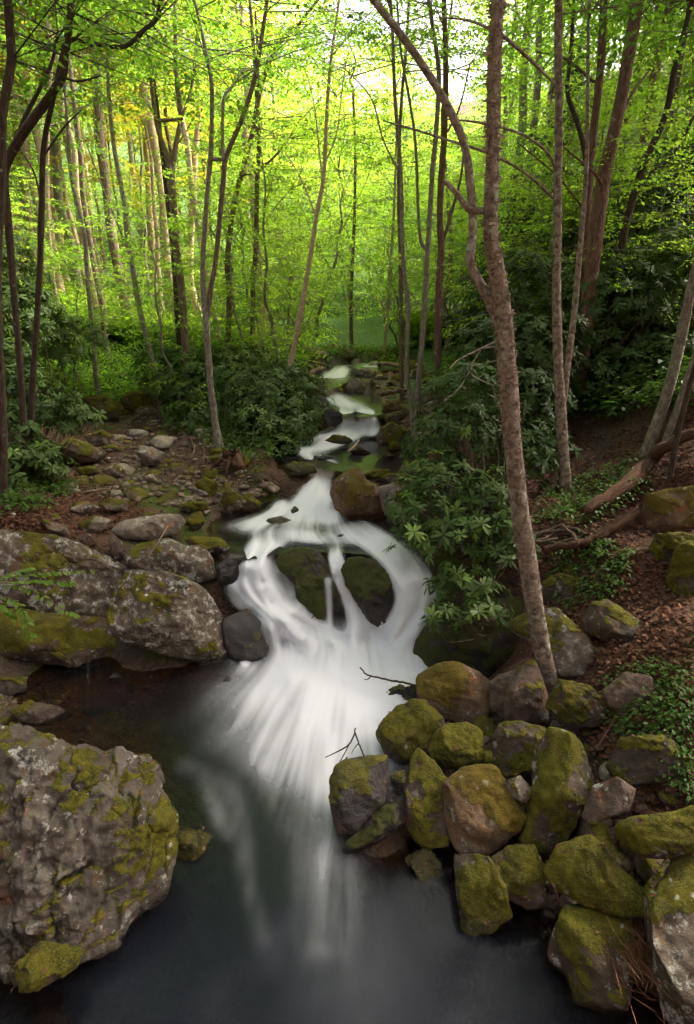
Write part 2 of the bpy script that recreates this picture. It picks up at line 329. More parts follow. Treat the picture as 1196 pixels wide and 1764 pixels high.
B('boulder', C8([(1030,600),(1080,520),(1160,480),(1260,500),(1270,1080),(1150,1080),(1090,1000),(1055,820),(1030,700)]), .62, 'slab', 'tall dark slab with pale lichen patches beside heaped pine needles', seed=26, sub=5)
B('boulder', C8([(895,160),(950,70),(1100,60),(1180,150),(1170,200),(1050,215),(980,222),(930,195)]), 1.0, 'moss_full', 'mossy boulder under the leafy ground plants', seed=27)
B('boulder', C8([(810,330),(850,230),(930,200),(990,240),(970,310),(850,358)]), .84, 'brown', 'dark smooth rock in the hollow below the leafy plants', seed=28)
B('boulder', C8([(930,370),(1000,340),(1100,330),(1240,290),(1240,430),(1110,475),(1000,465),(950,425)]), .92, 'mossy', 'wide mossy rock with grey underside above the wedge boulder', seed=29)
B('rock', C8([(205,480),(280,440),(330,500),(365,580),(300,585),(250,560)]), .06, 'wet', 'dark wet ledge beside the pebbles at the pool edge', seed=30)
B('rock', C8([(1040,560),(1090,485),(1110,495),(1070,560),(1050,585)]), .70, 'grey', 'narrow grey stone leaning between wedge boulder and dark slab', seed=31)
B('rock', C8([(545,215),(600,195),(645,250),(620,285),(570,265)]), .58, 'pale', 'small pale stone with leaves beside the ochre-brown boulder', seed=32)
B('rock', C8([(150,190),(200,178),(208,240),(165,248)]), .25, 'wet', 'small dark rock between wet angular and white-streaked boulders', seed=33)
B('boulder', [(1040,1190),(1075,1160),(1120,1165),(1130,1200),(1090,1225),(1050,1215)], 1.15, 'brown', 'low brown boulder among ground plants on the bank', seed=34)
B('boulder', [(925,1015),(960,990),(1010,1000),(1020,1030),(975,1045),(935,1035)], 1.12, 'mossy', 'low mossy rock at the top of the bank near the birch', seed=35)
# the far side of the pool
B('bedrock_slab', C5([(-60,120),(100,135),(190,150),(270,170),(350,200),(450,260),(530,300),(552,360),(540,395),(490,425),(400,460),(300,470),(200,445),(100,405),(-60,390)]), .98, 'slab', 'broad lichen-covered grey bedrock slab sloping to the pool', seed=40, sub=6, th=.55, rough=1.7, cuts=12, strata=.05)
B('bedrock_slab', C5([(440,262),(560,265),(620,285),(680,310),(730,360),(780,440),(800,500),(812,560),(770,580),(700,582),(620,570),(540,550),(440,510),(360,475),(370,400),(400,320)]), .70, 'slab', 'reddish brown bedrock shoulder beside the falls with pale lichen', seed=41, sub=6, th=.6, rough=1.5, strata=.04)
B('bedrock_slab', C5([(-60,400),(80,400),(200,410),(330,425),(480,450),(600,500),(650,570),(600,590),(470,605),(380,607),(250,590),(100,580),(-60,575)]), .32, 'mossy', 'dark mossy overhanging bedrock ledge just above the brown pool', seed=42, sub=5, th=.55, strata=.05, rough=1.3)
B('boulder', C5([(425,220),(460,180),(580,150),(640,180),(700,178),(735,230),(745,290),(690,315),(620,305),(520,285),(440,255)]), 1.05, 'slab', 'brown cracked boulder with white lichen between whale-shaped boulder and falls', seed=43, sub=5)
B('boulder', C5([(380,130),(395,108),(425,92),(500,78),(560,70),(620,70),(640,100),(610,140),(520,165),(430,158)]), 1.30, 'pale', 'whale-shaped pale boulder lying on top of the bank', seed=44, sub=5)
B('boulder', C5([(635,160),(660,148),(760,155),(795,190),(770,210),(700,208),(650,185)]), 1.10, 'mossy', 'long low rounded stone with mossy rim beside the upper pool', seed=45)
B('boulder', C5([(640,100),(660,70),(690,64),(705,95),(690,125),(660,132)]), 1.18, 'moss_full', 'bright green mossy stone beside the whale-shaped boulder', seed=46)
B('boulder', C5([(370,170),(385,138),(420,165),(425,225),(395,228)]), 1.18, 'brown', 'brown upright stone under the end of the whale-shaped boulder', seed=47)
B('boulder', C5([(265,108),(330,75),(390,90),(350,132),(290,142)]), 1.32, 'grey', 'flat grey stone behind the bedrock slab', seed=48)
B('boulder', C5([(338,40),(380,15),(440,30),(435,60),(370,66)]), 1.38, 'grey', 'smooth grey stone behind the whale-shaped boulder', seed=49)
B('boulder', C5([(230,55),(300,28),(345,48),(290,72)]), 1.42, 'grey', 'thin grey slab lying at the edge of the leaf litter', seed=50)
B('boulder', C5([(140,90),(230,108),(245,150),(170,142)]), 1.38, 'brown', 'flat tan stone sunk in the red leaf litter', seed=51)
B('boulder', C5([(262,152),(310,138),(335,175),(290,184)]), 1.26, 'brown', 'small brown stone tucked behind the bedrock slab', seed=52)
B('boulder', C5([(765,520),(765,430),(850,395),(905,445),(945,500),(935,560),(900,592),(830,594),(785,565)]), .36, 'wet', 'black wet rock ledge under the side veil of the falls', seed=53, wet=.8)
B('boulder', C5([(740,250),(790,205),(850,215),(845,270),(800,325),(750,310)]), .90, 'wet', 'dark wet rock at the lip of the falls', seed=54, wet=.8)
B('boulder', C5([(752,658),(780,625),(808,640),(803,672),(770,680)]), .03, 'wet', 'small dark wet stone alone in the brown pool', seed=55, wet=.8, th=1.2)
B('boulder', C5([(30,750),(100,712),(200,730),(255,760),(180,803),(90,800)]), .10, 'mossy', 'low mossy slab at the corner of the brown pool', seed=56)
B('boulder', C5([(-40,690),(0,635),(90,632),(98,682),(30,700)]), .12, 'moss_full', 'dark mossy rock under the bedrock overhang', seed=57)
B('bedrock_outcrop', C7([(-90,20),(80,22),(150,40),(250,80),(340,105),(420,105),(500,130),(545,180),(565,250),(607,330),(602,420),(590,500),(570,600),(480,665),(400,760),(280,835),(140,900),(70,935),(20,900),(-90,890)]), .86, 'outcrop', 'pale broken bedrock outcrop with mossy cracks and orange leaf litter', seed=60, sub=7, th=.85, cells=150, cuts=12, rough=1.6, wetband=.34, wz=0.0)
B('boulder', C7([(588,395),(640,370),(735,398),(705,470),(655,520),(625,560),(592,545)]), .05, 'moss_full', 'dark green mossy lump at the water edge of the outcrop', seed=61, wet=.1)
B('boulder', C7([(55,850),(140,762),(290,790),(265,850),(130,930),(70,935)]), .34, 'moss_full', 'mossy rock with a white patch below the outcrop', seed=62)
B('rock', C7([(0,100),(60,60),(135,70),(130,130),(60,165),(0,150)]), .62, 'grey', 'flat grey stone lying on top of the outcrop', seed=63)
B('rock', C7([(60,200),(120,160),(180,200),(170,270),(100,300),(70,260)]), .58, 'grey', 'grey lichened block set in the upper outcrop', seed=64)
# in the falls
B('boulder', [(474,968),(484,955),(500,946),(522,943),(545,946),(560,962),(567,985),(566,1030),(566,1075),(535,1080),(515,1045),(508,1008),(485,988)], .84, 'wetmoss', 'round-topped mossy boulder splitting the falls beside the thin strand', seed=70, sub=5, wet=.35, cuts=12, rough=1.5)
B('boulder', [(588,985),(598,966),(618,957),(640,965),(664,982),(684,1008),(694,1038),(688,1068),(660,1088),(632,1068),(612,1035),(598,1012)], .78, 'wetmoss', 'mossy boulder under the bend of the channel, beside the chute', seed=71, sub=5, wet=.35, cuts=12, rough=1.5)
B('boulder', [(564,1010),(575,1000),(590,1006),(598,1040),(604,1085),(585,1092),(568,1075)], .42, 'wet', 'slim dark rock between the thin strand and the chute', seed=72, wet=.5)
B('boulder', [(448,905),(462,894),(485,890),(505,898),(512,912),(480,918),(452,915)], 1.03, 'wet', 'flat black wet rock dribbling foam in the upper pool', seed=73, wet=.9)
B('rock', [(501,880),(507,873),(514,877),(514,888),(505,890)], 1.12, 'wet', 'black knob of rock poking out of the upper rapid', seed=74, wet=.9, th=1.2)
B('rock', [(575,926),(588,920),(600,925),(596,933),(580,933)], 1.02, 'wet', 'small black rock just breaking the surface of the arc', seed=75, wet=.9)
B('boulder', [(567,850),(575,828),(590,816),(612,805),(622,808),(630,825),(645,832),(665,845),(675,870),(672,900),(640,913),(600,908),(580,885)], 1.32, 'ochre', 'big ochre pyramid boulder standing in the stream above the falls', seed=76, sub=5, cuts=8)
B('boulder', [(650,840),(690,826),(730,840),(745,870),(725,905),(680,905),(660,880)], 1.38, 'pale', 'pale grey boulder behind the rhododendron beside the ochre pyramid', seed=77, sub=5)
# middle streambed
B('boulder', C3([(262,535),(290,505),(360,500),(430,540),(420,575),(330,592),(275,572)]), 2.02, 'moss_full', 'large dark mossy boulder at the head of the dry side channel', seed=80)
B('boulder', C3([(412,510),(450,482),(520,490),(537,540),(460,560),(418,535)]), 2.08, 'mossy', 'rounded mossy boulder below the end of the fallen log', seed=81)
B('boulder', C3([(285,640),(350,620),(392,640),(370,668),(310,668)]), 1.72, 'grey', 'flat grey stone in the side channel under the mossy boulders', seed=82)
B('boulder', C3([(460,692),(520,675),(567,700),(560,738),(500,746)]), 1.52, 'pale', 'pale angular stone in the middle of the side channel', seed=83)
B('boulder', C3([(170,690),(240,645),(300,665),(375,702),(345,728),(230,740)]), 1.62, 'brown', 'long dark brown slab edging the side channel', seed=84)
B('boulder', C3([(260,752),(330,745),(347,770),(280,782)]), 1.42, 'moss_full', 'low moss cushion stone by the dark slab', seed=85)
B('boulder', C3([(440,795),(520,760),(532,776),(470,808)]), 1.36, 'grey', 'slanting thin grey slab in the side channel', seed=86)
B('boulder', C3([(345,758),(400,735),(442,770),(380,784)]), 1.42, 'grey', 'grey flat stone beside the moss cushion', seed=87)
B('boulder', C3([(672,805),(700,780),(748,800),(742,852),(690,842)]), 1.32, 'moss_full', 'bright moss-topped stone below the red rotten stump', seed=88)
B('boulder', C3([(740,830),(780,815),(862,872),(830,890),(760,872)]), 1.28, 'grey', 'lichen-spotted stone sloping to the stream below the stump', seed=89)
B('boulder', C3([(808,872),(850,835),(895,870),(895,905),(830,905)]), 1.15, 'moss_full', 'green mossy stone at the edge of the rapid', seed=90)
B('boulder', C3([(980,742),(1040,728),(1090,760),(1050,778),(1000,762)]), 1.52, 'moss_full', 'low green mossy stone at the foot of the rhododendron by the stream', seed=91)
B('boulder', C3([(860,770),(880,752),(925,765),(920,790),(880,795)]), 1.45, 'pale', 'round lichen-white stone beside the rotten stump', seed=92)
B('boulder', C3([(610,880),(650,865),(715,870),(720,895),(640,900)]), 1.24, 'mossy', 'flat mossy stone behind the bright green one', seed=93)
# upper stream
U = lambda pts: [(340+a*440/1196, 580+b*440/1196) for a, b in pts]
B('boulder', U([(585,390),(600,345),(630,332),(680,360),(682,400),(640,422),(600,415)]), 1.92, 'wet', 'wet dark boulder dividing the upper cascade', seed=100, wet=.4)
B('boulder', U([(590,490),(640,460),(690,465),(735,488),(700,510),(630,512)]), 1.58, 'moss_full', 'green-topped rock in midstream below the upper cascade', seed=101, wet=.2)
B('boulder', U([(555,570),(590,553),(650,562),(670,578),(600,585)]), 1.50, 'wet', 'dark flat rock awash in the middle pool', seed=102, wet=.6)
B('boulder', U([(700,520),(740,500),(815,545),(790,560),(730,555)]), 1.55, 'brown', 'flat reddish slab with a broken stick on it in midstream', seed=103)
B('boulder', U([(835,480),(860,430),(910,398),(970,430),(960,480),(890,515),(850,510)]), 1.85, 'mossy', 'large rounded mossy boulder beside the upper cascade', seed=104)
B('boulder', U([(885,520),(910,485),(955,490),(955,530),(910,550)]), 1.62, 'moss_full', 'small mossy stone at the waterline below the rounded boulder', seed=105)
B('boulder', U([(865,560),(890,548),(922,560),(915,580),(880,580)]), 1.53, 'moss_full', 'little green mossy stone in the shallow edge of the pool', seed=106)
B('boulder', U([(695,240),(715,200),(750,192),(790,235),(780,270),(730,270)]), 2.32, 'grey', 'round grey boulder above the upper cascade', seed=107)
B('boulder', U([(755,180),(765,148),(800,145),(850,170),(830,195),(780,195)]), 2.48, 'pale', 'pale cracked boulder at the far bend of the stream', seed=108)
B('boulder', U([(865,340),(890,300),(935,310),(945,345),(890,360)]), 2.05, 'ochre', 'orange-brown boulder among the stones beside the upper cascade', seed=109)
B('boulder', U([(1035,310),(1040,260),(1090,230),(1135,220),(1140,290),(1070,320)]), 2.25, 'grey', 'large dark grey slab behind the twin slender trunks', seed=110)
B('boulder', U([(1040,370),(1050,320),(1110,295),(1150,310),(1150,370),(1080,385)]), 2.05, 'grey', 'grey blocky boulder at the foot of the large grey slab', seed=111)
B('boulder', U([(870,400),(900,370),(970,340),(985,370),(930,395)]), 1.98, 'mossy', 'long mossy ledge rock above the rounded boulder', seed=112)
B('boulder', U([(505,130),(540,97),(600,110),(620,140),(570,165),(520,160)]), 2.60, 'brown', 'dark boulder under the far log across the stream', seed=113)
B('boulder', U([(780,640),(840,620),(900,622),(895,650),(830,670),(790,665)]), 1.55, 'moss_full', 'mossy flat rock behind the ochre pyramid boulder', seed=114)
B('boulder', U([(845,665),(900,640),(1000,650),(1010,675),(900,690)]), 1.50, 'grey', 'long pale ledge behind the ochre pyramid boulder', seed=115)
B('boulder', U([(945,630),(960,600),(990,605),(1010,590),(1020,620),(980,640)]), 1.62, 'pale', 'pair of pale broken stones on the stream bank', seed=116)
B('boulder', U([(480,610),(510,588),(555,605),(560,640),(500,645)]), 1.50, 'moss_full', 'round mossy stone where the middle pool spills over', seed=117)
B('boulder', U([(415,605),(450,585),(490,598),(490,630),(440,625)]), 1.52, 'moss_full', 'mossy hump beside the rhododendron at the middle pool', seed=118)

# ------------------------------------------------------------------ terrain from known heights
PTS = []
def T_px(*a):
    for px, py, z in a: p = PZ(px, py, z); PTS.append((p[0], p[1], z))
# pool bed
T_px((300,1200,-.14),(200,1180,-.10),(230,1260,-.12),(400,1300,-.45),(600,1250,-.7),(450,1180,-.3),(500,1600,-.7),(780,1640,-.30),(300,1650,-.5),(600,1745,-.8),(900,1700,-.15),(720,1490,-.18),(100,1740,-.5),(650,1450,-.6),(400,1500,-.5),(360,1400,-.3))
T_px((120,1195,.0),(60,1230,.06),(0,1400,-.1),(100,1420,-.1),(100,1600,-.3),(-40,1780,-.6),(150,1780,-.6),(-150,1700,-.5),(-150,1500,-.3))
# ledge behind the falls
T_px((440,930,.72),(540,905,.70),(640,928,.75),(420,985,.62),(440,1040,.25),(500,1090,-.05),(540,1010,.35),(620,1020,.30),(580,1100,-.15),(700,1000,.60),(700,1070,.15),(650,1120,-.1),(740,1010,.62),(390,1090,.0),(440,1130,-.1))
# stream bed above
T_px((550,850,.95),(540,815,1.15),(600,790,1.25),(680,800,1.30),(560,770,1.28),(510,790,1.25),(590,745,1.35),(620,725,1.55),(610,705,1.72),(600,690,1.82),(570,660,2.0),(590,645,2.1),(660,635,2.35),(700,630,2.45))
# banks
T_px((470,860,1.12),(400,870,1.08),(340,895,1.02),(430,800,1.48),(480,780,1.55),(350,830,1.22),(300,840,1.25),(250,780,1.38),(300,740,1.52),(200,850,1.38),(130,840,1.42),(50,880,1.55),(0,900,1.55),(150,760,1.55),(100,700,1.9),(200,690,1.95),(300,690,1.9),(380,775,1.55),(350,700,1.9),(430,720,1.9),(480,740,1.75),(530,700,2.0),(250,640,2.4),(100,640,2.4),(0,700,2.2),(0,800,1.8),(530,640,2.5),(450,640,2.5))
T_px((690,830,1.35),(640,815,1.35),(740,790,1.62),(720,745,1.85),(700,700,2.1),(760,700,2.2),(780,850,1.45),(850,850,1.55),(760,920,1.15),(800,960,.95),(780,1010,.75),(860,950,1.2),(900,1000,1.05),(940,950,1.35),(880,1040,.75),(975,850,1.6),(1000,930,1.5),(1050,1000,1.35),(1100,950,1.65),(1150,1050,1.45),(1100,1120,1.2),(1150,1200,1.2),(1180,1300,1.05),(1100,1280,.9),(1190,1400,.8),(1120,780,2.2),(1050,740,2.3),(1000,760,2.0),(1190,800,2.35),(1190,700,2.85),(950,760,1.95),(950,1185,.72),(870,1200,.55),(800,1230,.4),(1000,1400,.45),(1100,1550,.3),(1000,1600,.15),(1150,1700,.2),(850,1450,.2),(720,1200,.1),(900,1100,.8))
T_px((640,605,2.7),(560,610,2.75),(700,610,2.75))
for yy in (-8, -3, 1):
    for xx, zz in ((-22, 9), (-12, 5), (-7, 2.6), (-4.5, 1.2), (4.5, 1.3), (7, 3.2), (12, 6), (22, 11), (0, -.8)): PTS.append((xx, yy, zz))
for yy, z0 in ((5, 1.0), (9, 1.4), (14, 2.0)):
    for dx, dz in ((-30, 11), (-20, 6.5), (-12, 3), (-8, 1.3), (8, 3.4), (12, 6), (20, 10.5), (30, 16)): PTS.append((dx, yy, z0+dz))
for yy in (20, 28, 38, 52, 70, 95, 130):
    z0 = 2.5+.055*(yy-20)+max(0, yy-45)*.08
    for dx, dz in ((-90, 34), (-60, 24), (-40, 15), (-26, 8.5), (-16, 3.6), (-9, 1.2), (-4, .3), (0, 0), (4, .2), (9, 2.6), (16, 7), (26, 12), (40, 19), (60, 28), (90, 40)):
        if abs(dx) < 1.3*yy+12: PTS.append((dx+.02*(yy-20), yy, z0+dz+(dz*.3 if yy > 50 else 0)))
def poly_geo(pts):
    a = np.array(pts, float); x, y = a[:, 0], a[:, 1]; x2, y2 = np.roll(x, -1), np.roll(y, -1); c = x*y2-x2*y; A = c.sum()/2
    return np.array([((x+x2)*c).sum()/(6*A), ((y+y2)*c).sum()/(6*A)]), abs(A)
for _i, _b in enumerate(BOULDERS):
    if _b[6].get('seed', 99) < 36:
        _c = np.mean(_b[1], 0); BOULDERS[_i] = (_b[0], [tuple(_c+(np.array(q)-_c)*1.07) for q in _b[1]], *_b[2:])
GEO = []
for name, pts, z, th, mat, label, o in BOULDERS:
    c, A = poly_geo(pts); p = PZ(c[0], c[1], z); D = np.linalg.norm(p-CAMV); rad = math.sqrt(A/math.pi)/FPX*D*math.cos(math.atan(math.hypot(c[0]-CX, c[1]-CY)/FPX))
    d = (p-CAMV)/D; ctr = p + d*rad*th*.75
    GEO.append((c, A, ctr, rad, d)); PTS.append((ctr[0], ctr[1], max(min(z-rad*.95, ctr[2]-rad*.2), -.3) if mat not in ('wet', 'wetmoss') or z > 1.2 else min(z-rad*.9, ctr[2]-rad*.25)))
PTS = np.array(PTS)
def rbf_fit(P, lam=.02):
    n = len(P); d = np.hypot(P[:, None, 0]-P[None, :, 0], P[:, None, 1]-P[None, :, 1]); d = -d
    A = np.zeros((n+3, n+3)); A[:n, :n] = d+lam*np.eye(n); A[:n, n] = 1; A[:n, n+1:] = P[:, :2]; A[n, :n] = 1; A[n+1:, :n] = P[:, :2].T
    return np.linalg.solve(A, np.concatenate([P[:, 2], np.zeros(3)]))
RW = rbf_fit(PTS, .06)
def rbf(x, y):
    o = np.zeros(len(x)); n = len(PTS)
    for k in range(0, len(x), 20000):
        a, b = x[k:k+20000], y[k:k+20000]
        d = -np.hypot(a[:, None]-PTS[None, :, 0], b[:, None]-PTS[None, :, 1])
        o[k:k+20000] = d@RW[:n]+RW[n]+RW[n+1]*a+RW[n+2]*b
    return o
def axis(a, b, n, k): t = np.linspace(-1, 1, n); s = np.sinh(k*t)/np.sinh(k); return np.where(s < 0, -s*a, s*b)
GX = axis(-120, 120, 361, 4.6)
GY = np.concatenate([np.linspace(-14, 1, 24), np.linspace(1.2, 14, 200), np.geomspace(14.15, 260, 130)])
gx, gy = np.meshgrid(GX, GY)
GZ = rbf(gx.ravel(), gy.ravel()); pp = np.stack([gx.ravel(), gy.ravel(), 0*gx.ravel()], 1)
GZ = GZ + .05*fbm(pp*1.6, 3) + .018*fbm(pp*7, 9) + np.clip((np.hypot(pp[:, 0], pp[:, 1])-20)/40, 0, 1)*fbm(pp*.12, 5)*1.2
_pl = np.array([PZ(a, b, z)[:2] for a, b, z in ((640,1180,.2),(740,1090,.4),(880,1040,.8),(960,1080,.9),(1040,1150,1.1),(1080,1300,.9),(1250,1400,.9),(1250,1800,.3),(900,1720,0),(760,1560,0))])
def inpoly(P, poly):
    x, y = P[:, 0], P[:, 1]; ins = np.zeros(len(P), bool); n = len(poly)
    for i in range(n):
        (x1, y1), (x2, y2) = poly[i], poly[(i+1) % n]
        c = ((y1 > y) != (y2 > y)) & (x < (x2-x1)*(y-y1)/(y2-y1+1e-12)+x1); ins ^= c
    return ins
_pm = inpoly(pp[:, :2], _pl).astype(float).reshape(gx.shape)
for _ in range(5): _pm = (_pm+np.roll(_pm, 1, 0)+np.roll(_pm, -1, 0)+np.roll(_pm, 1, 1)+np.roll(_pm, -1, 1))/5
GZ = GZ.reshape(gx.shape)-.26*_pm
def TZ(x, y):
    x = np.atleast_1d(np.asarray(x, float)); y = np.atleast_1d(np.asarray(y, float))
    i = np.clip(np.searchsorted(GX, x)-1, 0, len(GX)-2); j = np.clip(np.searchsorted(GY, y)-1, 0, len(GY)-2)
    a = np.clip((x-GX[i])/(GX[i+1]-GX[i]), 0, 1); b = np.clip((y-GY[j])/(GY[j+1]-GY[j]), 0, 1)
    return (GZ[j, i]*(1-a)+GZ[j, i+1]*a)*(1-b)+(GZ[j+1, i]*(1-a)+GZ[j+1, i+1]*a)*b
def hit(px, py, far=150):
    d = ray(px, py); t = 1.0; st = .03
    while t < far:
        p = CAMV+d*t
        if p[2] < TZ(p[0], p[1])[0]: return p
        t += st*(1+t*.15)
    return None

# ------------------------------------------------------------------ water levels: (centre px, z)
def xy(px, py, z): p = PZ(px, py, z); return p[:2]
def inpoly(P, poly):
    x, y = P[:, 0], P[:, 1]; ins = np.zeros(len(P), bool); n = len(poly)
    for i in range(n):
        (x1, y1), (x2, y2) = poly[i], poly[(i+1) % n]
        c = ((y1 > y) != (y2 > y)) & (x < (x2-x1)*(y-y1)/(y2-y1+1e-12)+x1); ins ^= c
    return ins
def seg_d(P, a, b):
    a = np.asarray(a); b = np.asarray(b); ab = b-a; t = np.clip(((P-a)@ab)/(ab@ab+1e-9), 0, 1); return np.linalg.norm(P-a-t[:, None]*ab, axis=1)
POOLS = [
 ('lower', [(-90,1140),(250,1130),(420,1075),(500,1060),(700,1060),(760,1090),(760,1200),(850,1350),(1000,1500),(1250,1640),(1250,1900),(-120,1900),(-120,1250)], 0.0),
 ('upper', [(360,905),(395,880),(480,862),(600,868),(640,905),(700,930),(700,952),(665,955),(600,952),(560,950),(480,953),(420,965),(370,950)], 1.0),
 ('middle', [(465,785),(490,765),(540,748),(600,742),(660,745),(700,765),(735,785),(700,808),(640,818),(590,812),(545,806),(510,818)], 1.47),
 ('cascade', [(535,705),(550,682),(600,672),(640,678),(660,695),(655,714),(620,718),(575,718)], 1.93),
 ('bend', [(520,668),(540,640),(610,628),(640,636),(620,650),(560,672)], 2.22),
 ('far', [(600,632),(640,618),(720,622),(720,634),(640,640)], 2.42),
]
WPOLY = [(np.array([xy(a, b, z) for a, b in pts]), z) for _, pts, z in POOLS]

_cm = np.full(gx.shape, 99.0)
for _poly, _z in WPOLY[1:]:
    _in = inpoly(pp[:, :2], _poly).reshape(gx.shape); _cm = np.where(_in, np.minimum(_cm, _z-.12), _cm)
GZ = np.minimum(GZ, _cm)
for _ in range(1): GZ = np.where(gy < 30, (4*GZ+np.roll(GZ, 1, 0)+np.roll(GZ, -1, 0)+np.roll(GZ, 1, 1)+np.roll(GZ, -1, 1))/8, GZ)
# ground mesh with what grows or lies on it
allxy = pp[:, :2]; wetA = np.zeros(len(pp)); gzf = GZ.ravel()
for poly, z in WPOLY:
    wetA = np.maximum(wetA, (inpoly(allxy, poly) & (gzf < z+.05)).astype(float))
fallpoly = np.array([xy(a, b, z) for a, b, z in ((380,960,1.0),(420,940,1.0),(700,930,1.0),(760,1000,.6),(760,1120,0),(640,1150,0),(420,1130,0),(370,1050,.4))])
wetA = np.maximum(wetA, inpoly(allxy, fallpoly))
chan = np.array([xy(a, b, z) for a, b, z in ((490,870,1.05),(500,790,1.45),(480,770,1.5),(550,730,1.6),(560,660,2.1),(650,620,2.5),(740,625,2.5),(660,680,2.1),(680,740,1.7),(720,800,1.5),(640,830,1.4),(600,880,1.1))])
wetA = np.maximum(wetA, inpoly(allxy, chan))
side = np.array([xy(a, b, z) for a, b, z in ((380,905,1.0),(330,850,1.2),(200,790,1.4),(220,690,1.9),(330,690,1.9),(420,830,1.3),(480,860,1.1))])
wetA = np.maximum(wetA, inpoly(allxy, side)*.75)
wg = wetA.reshape(gx.shape)
for _ in range(4): wg = (wg+np.roll(wg, 1, 0)+np.roll(wg, -1, 0)+np.roll(wg, 1, 1)+np.roll(wg, -1, 1))/5
wetA = np.clip(wg.ravel()+.35*fbm(pp*2.3, 61, 3)*(wg.ravel() > .02), 0, 1)
nA = fbm(pp*.7, 21); litA = np.clip(.35+.5*nA, 0, 1)
rb = (allxy[:, 0] > 1.2) & (allxy[:, 1] < 14); litA = np.where(rb, np.clip(.72+.4*nA, 0, 1), litA)
lb = (allxy[:, 0] < -2.6) & (allxy[:, 1] < 9) & (gzf > 1.1); litA = np.where(lb, .95, litA)
pile = np.array([xy(a, b, z) for a, b, z in ((640,1200,.2),(760,1140,.5),(900,1120,.9),(1060,1180,1.1),(1080,1300,.9),(1250,1400,.9),(1250,1800,.3),(900,1720,0),(760,1560,0))]); litA = np.where(inpoly(allxy, pile), .1, litA)
mosA = np.clip(.25+.6*fbm(pp*.9, 31), 0, 1)
grA = np.clip((allxy[:, 1]-11)/8, 0, .75)*(allxy[:, 0] < 30)
qi = np.arange(len(GY)-1)[:, None]*len(GX)+np.arange(len(GX)-1)[None]
quads = np.stack([qi, qi+1, qi+1+len(GX), qi+len(GX)], -1).reshape(-1, 4)
pp[:, 2] = gzf
gme = mesh('ground', pp, quads, dict(litter=litA, wet=wetA, mossy=mosA, green=grA))
tag(link('ground', gme, M['ground']), kind='structure')

